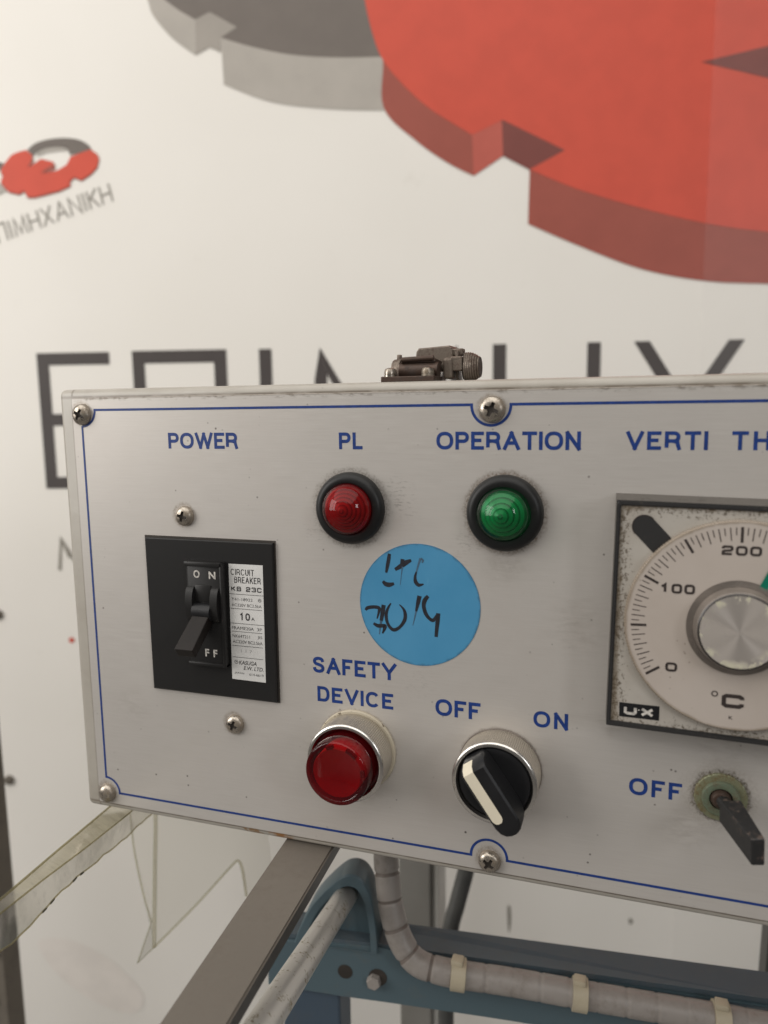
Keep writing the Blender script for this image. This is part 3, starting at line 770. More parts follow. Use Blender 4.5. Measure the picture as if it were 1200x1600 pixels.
# blue border line
def arc_pts(cx, cy, r, a0, a1, n=10):
    return [(cx+r*math.cos(math.radians(a0+(a1-a0)*k/n)), cy+r*math.sin(math.radians(a0+(a1-a0)*k/n))) for k in range(n+1)]
bl = []
UR = 408.0
bl += [(0, 192)] + [(0, 8.3)] + arc_pts(0, 0, 8.0, 83, 7, 10) + [(7.9, 0)]
bl += [(195.8, 0)] + arc_pts(203.9, 0.4, 8.1, 176, 4, 18) + [(212.0, 0)]
bl += [(UR-7.9, 0)] + arc_pts(UR, 0, 8.0, 173, 97, 10) + [(UR, 8.3), (UR, 191.7)] + arc_pts(UR, 200, 8, 263, 187, 10) + [(UR-7.9, 200)]
bl += [(212.0, 200)] + arc_pts(203.9, 199.6, 8.1, -4, -176, 18) + [(195.8, 200), (7.9, 200)] + arc_pts(0, 200, 8, -7, -83, 10)
bm = bmesh.new(); ribbon(bm, bl, 1.15, 0.06, True)
obj('border_line', bm, 'blue_ink', plate)
for s_, a in (('POWER', (49.1, 86.3, 11.2, 18.7)), ('PL', (136.5, 147.5, 11.25, 18.6)), ('OPERATION', (180.7, 239.9, 11.05, 18.5)), ('VERTI', (257.1, 286.5, 11.1, 18.25)), ('TH', (294.9, 307.9, 11.15, 18.2)),
              ('SAFETY', (120.9, 161.6, 114.6, 122.3)), ('DEVICE', (122.9, 160.0, 128.75, 136.1)), ('OFF', (179.7, 199.9, 128.5, 136.2)), ('ON', (222.7, 237.1, 129.0, 136.2)), ('OFF', (262.2, 282.6, 153.2, 160.6))):
    bm = bmesh.new(); caps(bm, s_, *a, 0.06)
    obj('lettering', bm, 'blue_ink', plate, label='blue printed word ' + s_)

# screws ---------------------------------------------------------------
def screw_mesh(R, H, rot, recess=True):
    bm = bmesh.new(); seg, nr = 72, 22; rings = []
    for i in range(nr+1):
        r = R*i/nr
        ring = []
        n_ = 1 if i == 0 else seg
        for k in range(n_):
            a = 2*math.pi*k/seg
            x, y = r*math.cos(a), r*math.sin(a)
            d = 0.35+ (H-0.35)*math.sqrt(max(0, 1-(r/R)**2.6))
            mi = 0
            if recess:
                for q in (0, 90):
                    b = math.radians(rot+q)
                    al = abs(x*math.cos(b)+y*math.sin(b)); ac = abs(-x*math.sin(b)+y*math.cos(b))
                    L = 0.50*R; w = 0.115*R + 0.03*R*(1-al/L)
                    if al < L and ac < w: d = min(d, H-1.6+0.6*(al/L)**2)
                if r < 0.23*R: d = min(d, H-1.5)
            ring.append(bm.verts.new((x/1000, -d/1000, -y/1000)))
        rings.append(ring)
    base = [bm.verts.new((R*math.cos(2*math.pi*k/seg)/1000, 0, -R*math.sin(2*math.pi*k/seg)/1000)) for k in range(seg)]
    rings.append(base)
    for A, B in zip(rings, rings[1:]):
        for k in range(seg):
            k2 = (k+1) % seg
            if len(A) == 1: f = bm.faces.new((A[0], B[k], B[k2]))
            else: f = bm.faces.new((A[k], B[k], B[k2], A[k2]))
            dm = max(-v.co.y for v in f.verts) - min(-v.co.y for v in f.verts)
            rc = sum((v.co.x**2+v.co.z**2)**.5 for v in f.verts)/len(f.verts)*1000
            dd = sum(-v.co.y for v in f.verts)/len(f.verts)*1000
            ideal = 0.35+(H-0.35)*math.sqrt(max(0, 1-(min(rc, R)/R)**2.6))
            if recess and rc < 0.6*R and ideal-dd > 0.35: f.material_index = 1
    bmesh.ops.recalc_face_normals(bm, faces=bm.faces)
    me = bpy.data.meshes.new('screw'); bm.to_mesh(me); bm.free()
    for p in me.polygons: p.use_smooth = True
    me.set_sharp_from_angle(angle=math.radians(40))
    me.materials.append(M['screw']); me.materials.append(M['recess'])
    return me
def screw(u, v, me, label=None, d=0.0):
    o = bpy.data.objects.new('screw', me); COL.objects.link(o); o.parent = box
    o.location = G(u, v, d) - wloc(box); tag(o, label); return o
screw(0.6, 2.2, screw_mesh(5.3, 3.4, 28), 'corner screw at the upper left')
screw(204.3, 2.0, screw_mesh(5.6, 3.2, 22), 'screw in the notch of the upper border line')
screw(0.4, 200.6, screw_mesh(5.0, 3.6, 0, False), 'smooth corner screw at the lower left')
screw(204.2, 201.4, screw_mesh(5.1, 3.4, 35), 'screw in the notch of the lower border line')
screw(56.3, 50.9, screw_mesh(4.9, 3.4, 15), 'screw above the circuit breaker')
screw(78.7, 152.8, screw_mesh(4.8, 3.2, 20), 'screw below the circuit breaker')

# circuit breaker ------------------------------------------------------
brk = empty('circuit_breaker', G(68, 100, 0), box, 'black circuit breaker with white label')
bm = bmesh.new()
prism(bm, [(33.9, 61.9), (103.2, 61.9), (102.6, 138.6), (34.2, 138.6)], -0.4, 1.9, bevel=0.5)
prism(bm, [(32.9, 61.0), (103.9, 61.0), (103.5, 139.4), (33.2, 139.4)], -0.5, 0.25, mat=1)
obj('faceplate', bm, ['breaker', 'recess'], brk)
bm = bmesh.new()
prism(bm, rr(58.2, 72.2, 77.6, 122.4, 2.0, 4), 1.5, 4.6, bevel=0.7)
bevelled_box(bm, (57.6, 71.8, 1.5), (78.2, 74.2, 5.6), 0.5, 2)
bevelled_box(bm, (62.8, 83.0, 4.0), (71.6, 91.5, 5.1), 0.4, 2)
bevelled_box(bm, (76.6, 71.8, 1.5), (78.3, 123.0, 5.6), 0.5, 2)
bevelled_box(bm, (57.5, 121.2, 1.5), (78.3, 123.0, 5.4), 0.5, 2)
obj('switch_surround', bm, 'breaker', brk, smooth=True)
bm = bmesh.new()
for u0, u1 in ((58.6, 62.4), (72.0, 75.8)):
    pl = [(84.0, 4.4)] + [(92.5-8.5*math.cos(math.radians(a)), 4.4+3.2*math.sin(math.radians(a))) for a in range(15, 166, 15)] + [(101.0, 4.4)]
    prism(bm, pl, u0, u1, conv=lambda p, d: G(d, p[0], p[1]))
obj('lever_cheek', bm, 'breaker', brk, smooth=True, angle=50)
bm = bmesh.new()
tube(bm, [G(62.4, 96.0, 4.6), G(72.0, 96.0, 4.6)], 4.2, 20)
obj('lever_barrel', bm, 'black_plastic', brk, smooth=True)
bm = bmesh.new()
def hexa(bm, a, b, mat=0, bev=0.5):
    A = [bm.verts.new(p) for p in a]; B = [bm.verts.new(p) for p in b]
    fs = [bm.faces.new(A), bm.faces.new(B)] + [bm.faces.new((A[i], A[(i+1) % 4], B[(i+1) % 4], B[i])) for i in range(4)]
    for f in fs: f.material_index = mat
    bmesh.ops.recalc_face_normals(bm, faces=fs)
    if bev: bmesh.ops.bevel(bm, geom=list({e for f in fs for e in f.edges}), offset=bev/1000, segments=2, affect='EDGES', profile=0.5)
hexa(bm, [G(62.8, 97.2, 8.4), G(71.6, 97.2, 8.4), G(71.6, 101.5, 4.0), G(62.8, 101.5, 4.0)],
     [G(61.2, 109.6, 22.2), G(71.0, 109.6, 22.2), G(71.0, 113.8, 19.4), G(61.2, 113.8, 19.4)])
obj('toggle_lever', bm, 'brown_lever', brk, label='dark brown toggle lever pushed down to OFF')
bm = bmesh.new()
text(bm, 'O', 62.3, 65.7, 76.0, 79.8, 4.72, bold=0.03); text(bm, 'N', 70.6, 74.2, 76.3, 79.9, 4.72, bold=0.03)
obj('lettering', bm, 'white_print', brk, label='worn white word ON')
bm = bmesh.new()
text(bm, 'F', 66.7, 68.9, 114.4, 118.2, 4.72, bold=0.03); text(bm, 'F', 71.2, 73.3, 114.5, 118.2, 4.72, bold=0.03)
obj('lettering', bm, 'white_print', brk, label='worn white letters FF of OFF beside the lever')
bm = bmesh.new(); LD = 2.02
prism(bm, [(79.9, 72.6), (97.8, 72.5), (97.2, 129.3), (79.3, 129.1)], 1.85, LD, mat=0)
LI = LD+0.05
for s_, u0, u1, v0, v1, b_ in (('Y41-18922', 80.7, 91.9, 88.8, 90.2, 0.0), ('AC220V BC2.5kA', 80.7, 96.5, 91.6, 93.0, 0.0),
                             ('A', 90.8, 92.6, 97.8, 99.4, 0.01), ('FRAME20A', 80.3, 92.0, 102.8, 104.3, 0.0), ('3P', 93.7, 96.2, 102.8, 104.3, 0.0), ('NK64T211', 80.5, 89.7, 106.8, 108.3, 0.0),
                             ('JIS', 93.7, 96.3, 106.7, 108.3, 0.0), ('AC220V BC2.5kA', 80.5, 96.3, 109.5, 111.0, 0.0), ('JAPAN', 80.7, 85.8, 125.4, 126.5, 0.0), ('614-6619', 88.6, 96.2, 125.4, 126.6, 0.0)):
    text(bm, s_, u0, u1, v0, v1, LI, 1, b_)
caps(bm, 'CIRCUIT', 80.9, 93.2, 74.9, 77.9, LI, 0.125, 1); caps(bm, 'BREAKER', 82.6, 96.5, 78.6, 81.6, LI, 0.135, 1); caps(bm, '10', 84.8, 90.2, 96.0, 99.6, LI, 0.19, 1)
text(bm, 'KASUGA', 83.3, 92.7, 119.5, 121.5, LI, 1, 0.015, 0.25); text(bm, 'E.W. LTD.', 85.7, 96.2, 122.1, 124.0, LI, 1, 0.01, 0.25)
text(bm, '1 1 7', 84.7, 90.6, 114.0, 115.4, LI, 2)
sqtext(bm, 'KB 23C', 80.8, 96.8, 83.3, 85.6, LI, 0.52, 0.25, 1)
for (u0, u1, v) in ((79.8, 97.7, 87.05), (80.2, 96.6, 94.1), (79.6, 97.5, 101.3), (80.2, 96.4, 105.3), (80.0, 96.4, 112.3), (80.0, 96.3, 118.0)):
    ribbon(bm, [(u0, v), (u1, v)], 0.22, LI, mat=1)
for cu, cv, r in ((95.6, 89.4, 0.72), (81.9, 120.4, 0.85)):
    ribbon(bm, arc_pts(cu, cv, r, 0, 345, 16), 0.22, LI, True, 1)
    flat(bm, arc_pts(cu, cv, 0.28, 0, 330, 10), LI, 1)
obj('rating_label', bm, ['label', 'label_ink', 'faint_ink'], brk, label='white rating label with black print')

# pilot lamps -----------------------------------------------------------
def pilot(c, lens, core, label, rr_=11.5, cr=11.0, steps=5):
    e = empty('pilot_lamp', G(c[0], c[1], 0), box, label)
    bm = bmesh.new()
    lathe(bm, c, [(15.7, -0.2), (16.0, 0.6), (16.0, 1.6), (15.7, 3.0), (15.0, 4.1), (14.0, 4.8), (13.0, 5.1), (12.2, 5.05), (rr_+0.12, 4.9), (rr_+0.05, 4.5), (rr_+0.05, 3.0), (rr_+0.1, 0.4), (0, 0.4)], 72)
    obj('bezel', bm, 'black_matte', e, smooth=True, angle=60)
    bm = bmesh.new()       # stepped reflector cone inside the cap
    prof = [(rr_-0.05, 2.6), (cr, 3.0), (cr, 4.4)]; ms = [1, 1, 0]
    q = (cr-1.4)/steps; h = 6.9/steps; r = cr-0.2; d = 4.9
    for k in range(steps):
        prof += [(r, d), (r-0.28, d+0.55*h), (r-0.62, d+0.62*h), (r-q+0.2, d+0.95*h)]; ms += [1, 1, 0, 0]
        r -= q; d += h
    prof += [(r, d), (0.5, d+0.5), (0, d+0.3)]; ms += [1, 0]
    lathe(bm, c, prof, 64, mats=ms)
    obj('reflector', bm, [core, core.replace('core', 'groove')], e, smooth=True, angle=25)
    bm = bmesh.new()
    lathe(bm, c, [(rr_, 2.5), (rr_, 5.2), (rr_-0.25, 6.4), (rr_-1.1, 8.4), (rr_-2.7, 10.4), (rr_-5.0, 12.3), (rr_-7.4, 13.5), (rr_-9.6, 14.1), (0, 14.3)], 72)
    obj('lens', bm, lens, e, smooth=True, angle=60)
    return e
pilot(PL, 'red_lens', 'red_core', 'red pilot lamp in a black bezel under PL', 11.5, 10.9, 6)
pilot(OP, 'green_lens', 'green_core', 'green pilot lamp in a black bezel under OPERATION', 11.2, 9.6, 4)

# blue sticker ----------------------------------------------------------
stk = empty('round_sticker', G(172.4, 86.7, 0), box, 'round sky blue paper sticker with handwriting')
bm = bmesh.new()
prism(bm, [(172.4+27.4*math.cos(2*math.pi*k/96), 86.7+27.4*math.sin(2*math.pi*k/96)) for k in range(96)], 0.02, 0.16)
obj('paper', bm, 'sticker', stk)
bm = bmesh.new()
strokes = [
    ([(159.2, 64.3), (158.9, 66.5), (158.3, 69.5), (157.6, 72.9)], [1.0, 1.25, 1.25, .7], 0),
    ([(156.0, 76.8), (157.2, 78.0), (158.9, 78.3), (161.2, 77.6)], [.9, 1.5, 1.6, .8], 0),
    ([(161.7, 71.3), (164.4, 69.6), (167, 67.8), (169.2, 66.7)], [1.0, 1.6, 1.6, .8], 0),
    ([(165.3, 66.4), (165.1, 68.0), (165.2, 69.8)], [1.3, 1.4, 1.2], 0),
    ([(165.2, 69.8), (164.8, 72.2), (164.0, 78.2)], [.5, .3, .15], 1),
    ([(173.4, 65.7), (172.4, 68.6), (171.5, 71.7)], [.9, .6, .5], 1), ([(173.5, 65.6), (174.5, 66.6), (174.0, 67.6)], [.6, .7, .4], 1),
    ([(171.5, 71.7), (170.9, 74.0), (171.1, 76.2), (172.5, 77.6), (174.7, 77.0)], [.5, .9, 1.3, 1.2, .4], 0),
    ([(147.6, 90.6), (148.6, 89.5), (151.5, 88.9), (154.0, 89.2), (153.9, 91.0), (153.0, 94.2)], [.8, 1.2, 1.2, 1.2, .9, .4], 0),
    ([(156.2, 87.6), (155.7, 91.0), (154.9, 95.0)], [1.4, 1.5, 1.1], 0), ([(154.9, 95.0), (154.4, 98.5), (154.0, 101.3)], [.9, .5, .3], 1),
    ([(151.3, 96.4), (153.4, 97.4), (156.5, 97.2), (156.4, 98.6), (155.4, 100.8)], [.8, 1.3, 1.3, 1.1, .4], 0),
    ([(159.6, 86.6), (158.0, 89.4), (157.3, 92.4), (157.9, 95.8), (159.6, 98.2), (161.4, 98.6), (163.8, 97.0), (165.8, 94.0), (166.2, 91.2), (165.4, 88.8), (163.5, 86.9)], [.4, .9, 1.1, 1.0, 1.1, 1.2, 1.0, 1.2, 1.2, .8, .25], 0),
    ([(172.8, 82.4), (172.2, 85.2), (171.2, 89.5)], [1.5, 1.4, .7], 0), ([(171.2, 89.5), (170.4, 93), (169.6, 96)], [.7, .4, .2], 1),
    ([(176.7, 82.2), (175.1, 84.4), (174.7, 87.0), (175.6, 90.2), (177.4, 92.4), (179.1, 92.8), (180.7, 90.0)], [1.1, 1.5, 1.3, 1.3, 1.1, 1.2, .5], 0),
    ([(181.2, 89.6), (180.9, 93.2), (180.5, 97.0), (180.2, 100.3)], [1.4, 1.4, 1.2, 1.1], 0),
]
for pl, ws, mi in strokes:
    P_ = smooth2(pl, 4, False)
    wv = [ws[min(i//4, len(ws)-1)]*(1-(i % 4)/4) + ws[min(i//4+1, len(ws)-1)]*((i % 4)/4) for i in range(len(P_))]
    ribbon(bm, P_, 1, 0.2+0.01*random.random(), mat=mi, widths=[q*1.35 for q in wv])
obj('handwriting', bm, ['marker', 'faint_marker'], stk, label='black marker handwriting')

# safety push button and selector --------------------------------------
def knurled_ring(c, R, d1, e, rim_in):
    bm = bmesh.new(); N = 240
    kn = lambda k, d: (0.14 if k % 2 else -0.10) if 1.0 < d < d1-1.8 else 0
    lathe(bm, c, [(R, 0.9), (R, 1.2), (R, d1-3.0), (R, d1-1.9), (R+0.1, d1-1.7)], N, rmod=kn)
    obj('knurled_ring', bm, 'knurl', e)
    bm = bmesh.new()
    prof = [(R-0.3, d1-2.0), (R+0.35, d1-1.7), (R+0.45, d1-1.0), (R+0.2, d1-0.4), (R-0.6, d1-0.05), (R-1.4, d1), (rim_in+0.7, d1-0.25), (rim_in, d1-1.0), (rim_in-0.1, d1-4.0), (rim_in-0.1, 4)]
    lathe(bm, c, prof, 96)
    obj('chrome_rim', bm, 'chrome', e, smooth=True, angle=60)
saf = empty('push_button', G(SAF[0], SAF[1], 0), box, 'red illuminated push button under SAFETY DEVICE')
bm = bmesh.new(); lathe(bm, SAF, [(18.0, 0.05), (19.1, 0.05), (19.1, 1.0), (18.7, 1.5), (17.5, 1.5)], 96)
obj('gasket', bm, 'gasket', saf, smooth=True)
knurled_ring(SAF, 17.75, 15.8, saf, 15.6)
bm = bmesh.new(); lathe(bm, SAF, [(15.3, 12.0), (0, 12.0)], 64); obj('well', bm, 'dark_red', saf)
bm = bmesh.new()
lathe(bm, SAF, [(11.2, 12.2), (11.2, 24.3), (10.9, 24.6), (0, 24.6)], 64)
obj('diffuser', bm, 'red_disc', saf, smooth=True)
bm = bmesh.new()     # two small lugs seen through the cap
for a0, a1 in ((-24, -8), (22, 48), (78, 92)):
    pts = arc_pts(SAF[0], SAF[1], 12.6, a0-90, a1-90, 6) + arc_pts(SAF[0], SAF[1], 11.0, a1-90, a0-90, 6)
    prism(bm, pts, 23.2, 24.8)
obj('lug', bm, 'red_groove', saf)
bm = bmesh.new()
lathe(bm, SAF, [(14.55, 12.1), (14.55, 24.4), (14.3, 25.2), (13.6, 25.6), (12.4, 25.7), (12.0, 25.35), (0, 25.3)], 80)
obj('cap', bm, 'red_cap', saf, smooth=True, angle=45)

sel = empty('selector_switch', G(SEL[0], SEL[1], 0), box, 'black rotary selector switch with ivory line between OFF and ON')
bm = bmesh.new(); lathe(bm, SEL, [(17.0, 0.05), (18.2, 0.05), (18.2, 0.8), (17.4, 1.0)], 96)
obj('gasket', bm, 'knob_side', sel, smooth=True)
knurled_ring(SEL, 17.7, 15.0, sel, 15.5)
bm = bmesh.new()
lathe(bm, SEL, [(15.35, 11.0), (15.35, 13.2), (14.9, 13.9), (14.0, 14.2), (12.5, 13.9), (0, 13.7)], 80)
obj('insert', bm, 'black_plastic', sel, smooth=True)
# handle: a bar along the line from upper left to lower right, its upper end sloping back to the insert
ha = math.atan2(171.5-147.5, 217.5-200.5)          # direction in (u, v)
hd = Vector((math.cos(ha), math.sin(ha))); hn = Vector((-hd.y, hd.x))   # hn points to lower left
HC = Vector((209.1, 157.0)) + hn*0.5
def HP(a, b, d):
    q = HC + hd*a + hn*b; return G(q.x, q.y, d)
bm = bmesh.new()
prof = []   # outline in (a) with width; stations along the bar
def station(a, w, dlow, dtop): return [HP(a, -w, dlow), HP(a, w, dlow), HP(a, w, dtop-0.8), HP(a, w-0.8, dtop), HP(a, -w+0.8, dtop), HP(a, -w, dtop-0.8)]
st_ = [station(-15.2, 4.2, 13.2, 15.0), station(-14.4, 5.2, 13.2, 19.0), station(-13.2, 5.7, 13.2, 23.4), station(-11.6, 5.8, 13.2, 25.4), station(-6, 5.8, 13.2, 25.7), station(6, 5.7, 13.4, 26.2), station(12.5, 5.6, 14.6, 26.4), station(15.2, 5.0, 15.6, 26.4), station(17.0, 3.7, 17.0, 26.2), station(18.0, 1.9, 18.6, 25.6)]
R_ = [[bm.verts.new(p) for p in s_] for s_ in st_]
for A, B in zip(R_, R_[1:]):
    for k in range(6): bm.faces.new((A[k], A[(k+1) % 6], B[(k+1) % 6], B[k]))
bm.faces.new(R_[0]); bm.faces.new(R_[-1])
obj('handle', bm, 'black_plastic', sel, smooth=True, angle=40)
bm = bmesh.new()
top = lambda a: (25.4 + (a+11.6)*0.3/5.6 if a < -6 else 25.7 + (a+6)*0.5/12 if a < 6 else 26.2+(a-6)*0.2/6.5) + 0.12
pts_ = [(-14.5, 19.2), (-13.35, 23.5), (-11.7, 25.52)] + [(a, top(a)) for a in (-6, -2, 2, 6, 9)]
rows = []
for a, d in pts_: rows.append((bm.verts.new(HP(a, -0.1, d)), bm.verts.new(HP(a, 4.6, d))))
for k in range(1, 7):
    t_ = math.radians(90*k/6); a = 9+2.25*math.sin(t_); h_ = 2.25*math.cos(t_)
    if k < 6: rows.append((bm.verts.new(HP(a, 2.25-h_, top(a))), bm.verts.new(HP(a, 2.25+h_, top(a)))))
for A, B in zip(rows, rows[1:]): bm.faces.new((A[0], A[1], B[1], B[0]))
obj('indicator_line', bm, 'ivory', sel, label='ivory pointer line')

# temperature controller -----------------------------------------------
ctl = empty('temperature_controller', G(299.5, 82, 0), box, 'square analog temperature controller with round dial and knob')
bm = bmesh.new()
def ring_frame(bm, o0, o1, i1, i0, ds, mats_):
    """o0 outer at plate, o1 outer front, i1 inner front, i0 inner back: each (u0,v0,u1,v1)."""
    loops = []
    for (u0, v0, u1, v1), d in zip((o0, o1, i1, i0), ds):
        loops.append([bm.verts.new(G(*p, d)) for p in ((u0, v0), (u1, v0), (u1, v1), (u0, v1))])
    for j, (A, B) in enumerate(zip(loops, loops[1:])):
        for k in range(4):
            f = bm.faces.new((A[k], A[(k+1) % 4], B[(k+1) % 4], B[k])); f.material_index = mats_[j]
ring_frame(bm, (254.3, 36.2, 344.7, 127.6), (255.1, 37.3, 343.9, 126.9), (256.6, 39.2, 342.4, 124.9), (256.7, 39.3, 342.3, 124.8), (0.0, 14.0, 14.0, 12.6), (1, 0, 0))
bmesh.ops.bevel(bm, geom=[e for e in bm.edges if all(abs(v.co.y+0.014) < 1e-5 for v in e.verts)], offset=0.0004, segments=2, affect='EDGES')
obj('bezel_frame', bm, ['frame_grey', 'bezel_side'], ctl)
bm = bmesh.new(); prism(bm, [(256.2, 38.8), (342.8, 38.8), (342.8, 125.4), (256.2, 125.4)], 11, 13.0)
# its origin must be the box so that the dirt follows the frame
obj('instrument_plate', bm, 'instrument', box, label='silver speckled instrument plate')
bm = bmesh.new()
a45 = math.radians(222.5)
pd = Vector((math.sin(math.radians(-43.0)), -math.cos(math.radians(-43.0)))); pn = Vector((-pd.y, pd.x))
def PP(a, b): q = Vector(DIAL) + pd*a + pn*b; return (q.x, q.y)
pill = [PP(38, -4.3), PP(49.2, -4.3)] + [PP(49.2+4.3*math.sin(math.radians(t)), -4.3*math.cos(math.radians(t))) for t in range(15, 180, 15)] + [PP(49.2, 4.3), PP(38, 4.3)]
prism(bm, pill, 12.9, 13.2, bevel=0.12, mat=0)
ribbon(bm, pill[1:-1], 0.35, 13.25, mat=1)
obj('finger_slot', bm, ['frame_grey', 'dial_ink'], ctl)
DR = 39.7
bm = bmesh.new(); N = 420
kn = lambda k, d: (0.20 if k % 2 else -0.12) if 13.4 < d < 15.9 else 0
lathe(bm, DIAL, [(DR-0.2, 13.02), (DR, 13.6), (DR, 15.4), (DR-0.5, 16.0), (0, 16.0)], N, rmod=kn)
obj('dial', bm, 'dial', box, label='cream dial with degree scale')
bm = bmesh.new(); DI = 16.06
def at(ang, r): a = math.radians(ang); return (DIAL[0]+r*math.sin(a), DIAL[1]-r*math.cos(a))
for k in range(0, 81):
    ang = -123.2 + k*246.0/80
    if k % 10 == 0: ribbon(bm, [at(ang, 31.7), at(ang, 37.4)], 0.95, DI)
    elif k % 2 == 0: ribbon(bm, [at(ang, 32.4), at(ang, 37.2)], 0.34, DI)
    else: ribbon(bm, [at(ang, 34.4), at(ang, 37.2)], 0.32, DI)
for s_, u0, u1, v0, v1 in (('0', 273.9, 278.1, 97.4, 101.0), ('100', 270.6, 283.2, 67.0, 70.7), ('200', 291.6, 304.9, 51.7, 55.3), ('300', 313.3, 326.0, 67.0, 70.7), ('400', 312.0, 325.0, 97.4, 101.0)):
    sqtext(bm, s_, u0, u1, v0, v1, DI, 0.92, 0.2)
ribbon(bm, arc_pts(291.5, 108.0, 0.95, 0, 340, 14), 0.42, DI, True)
sqtext(bm, 'C', 294.0, 301.6, 107.6, 113.0, DI, 1.5)
text(bm, 'K', 296.7, 298.1, 116.1, 117.4, DI, bold=0.01)
obj('scale_print', bm, 'dial_ink', ctl, label='black degree scale 0 to 400')
bm = bmesh.new()
flat(bm, [at(21.5, 13.5), at(22.8, 31), at(26.8, 31), at(33, 13.5)], 16.6)
prism(bm, [at(21.5, 14), at(22.8, 31), at(26.8, 31), at(33, 14)], 16.2, 16.55)
obj('pointer', bm, 'green_pointer', ctl, label='green pointer')
bm = bmesh.new()
prof = []
r = 17.8; d = 16.02
for k in range(4):
    prof += [(r, d), (r, d+0.35), (r-0.25, d+0.45), (r-0.5, d+0.25)]
    r -= 0.55; d += 0.25
ms_ = [0, 0, 0, 1]*4
prof += [(r, d), (r-0.3, d+0.7), (15.0, 18.6), (14.9, 20.0), (14.6, 21.5), (14.2, 22.0), (13.6, 22.3), (13.4, 22.2)]
lathe(bm, DIAL, prof, 96, mats=ms_+[0, 0, 0, 0, 0, 1, 1, 1])
obj('knob', bm, ['knob_side', 'knob_dark'], ctl, smooth=True, angle=25)
bm = bmesh.new()
lathe(bm, DIAL, [(13.55, 22.0), (13.4, 22.45), (0, 22.45)], 96)
kc = obj('knob_cap', bm, 'spun', None, smooth=True, angle=20)
# spun cap: origin on its own axis so that the brushing runs round it
for v in kc.data.vertices: v.co -= G(DIAL[0], DIAL[1], 0)
kc.parent = ctl; kc.location = G(DIAL[0], DIAL[1], 0) - wloc(ctl)
bm = bmesh.new()
prism(bm, [(257.6, 116.3), (272.5, 116.4), (272.5, 122.2), (257.7, 122.1)], 12.9, 13.06, mat=0)
sqtext(bm, 'U', 259.4, 264.2, 117.5, 121.0, 13.12, 1.1, mat=1)
sqtext(bm, 'X', 265.6, 270.5, 117.6, 121.1, 13.12, 1.05, mat=1)
ribbon(bm, [(264.7, 118.9), (265.2, 118.6)], 0.35, 13.12, mat=1)
obj('badge', bm, ['black_plastic', 'white_print'], ctl, label='black UX badge')

# the square instrument sits about a degree clockwise in its cut-out
ca, sa = math.cos(math.radians(1.15)), math.sin(math.radians(1.15))
for o_ in [q for q in bpy.data.objects if q.name in ('bezel_frame', 'instrument_plate')]:
    c0 = G(299.5, 82, 0) - wloc(o_)
    for v in o_.data.vertices: v.co.x -= 0.0013
    for v in o_.data.vertices:
        du, dv = v.co.x - c0.x, c0.z - v.co.z
        v.co.x = c0.x + du*ca - dv*sa; v.co.z = c0.z - (du*sa + dv*ca)
# toggle switch --------------------------------------------------------
tog = empty('toggle_switch', G(NUT[0], NUT[1], 0), box, 'black flat lever toggle switch in a green tarnished nut')
bm = bmesh.new()
lathe(bm, NUT, [(9.9, 0.02), (9.9, 0.9), (9.5, 1.3), (7.3, 1.4), (7.2, 1.9)], 64, rmod=lambda k, d: 0.12*math.sin(k*2.7)+0.08*math.sin(k*5.1) if d < 1.0 else 0)
obj('washer', bm, 'nut', tog)
bm = bmesh.new()
lathe(bm, NUT, [(7.3, 1.2), (7.2, 2.4), (6.8, 2.9), (5.2, 3.0), (4.4, 2.7), (4.3, 1.0), (0, 0.8)], 64, mats=[0, 0, 0, 0, 0, 1])
obj('collar', bm, ['olive', 'recess'], tog, smooth=True)
bm = bmesh.new()
lathe(bm, (NUT[0]-0.1, NUT[1]), [(4.0, 0.8), (3.8, 3.0), (2.9, 4.3), (0, 4.8)], 32)
obj('pivot', bm, 'latch_brown', tog, smooth=True)
bm = bmesh.new()
hexa(bm, [G(295.6, 153.0, 10.0), G(303.0, 151.6, 10.0), G(304.2, 157.0, 8.5), G(295.9, 162.3, 8.5)],
     [G(304.5, 156.0, 30.5), G(309.0, 154.9, 30.5), G(309.4, 165.4, 30.0), G(305.1, 166.2, 30.0)], bev=0.45)
tube(bm, [G(297.2, 156.2, 3.0), G(299.5, 157.0, 9.0)], 2.6, 16)
obj('lever', bm, 'lever', tog)

# toggle latch on the lid -----------------------------------------------
lat = empty('toggle_latch', G(172, EV0, -18), box, 'weathered metal toggle latch on the top edge')
# measured at a distance of about 345 mm; x = u, v up from the lid, d<0 is behind the front
LV = EV0
bm = bmesh.new(); bevelled_box(bm, (157.2, LV-2.4, -26), (184.2, LV+0.02, -5.6), 0.4)
obj('base_plate', bm, 'latch_brown', lat)
bm = bmesh.new()
def ring_up(bm, c, prof, seg=32):
    rings = []
    for r, h in prof:
        rings.append([bm.verts.new(G(c[0]+r*math.cos(2*math.pi*k/seg), LV-h, c[1]+r*math.sin(2*math.pi*k/seg))) for k in range(seg)])
    for A, B in zip(rings, rings[1:]):
        for k in range(seg): bm.faces.new((A[k], A[(k+1) % seg], B[(k+1) % seg], B[k]))
    bm.faces.new(rings[-1])
for c in ((161.2, -8.6), (180.3, -8.6)):
    bm = bmesh.new()
    ring_up(bm, c, [(3.1, 2.3), (3.1, 3.2), (2.9, 3.3), (2.9, 3.4), (3.05, 3.5), (3.05, 4.6), (2.6, 5.6), (1.6, 6.1), (0.1, 6.2)])
    obj('latch_screw', bm, 'screw', lat, smooth=True)
bm = bmesh.new(); tube(bm, [G(164.3, LV-4.8, -15), G(184, LV-4.8, -15)], 3.6, 20)
obj('hinge_barrel', bm, 'latch_brown', lat, smooth=True)
bm = bmesh.new()
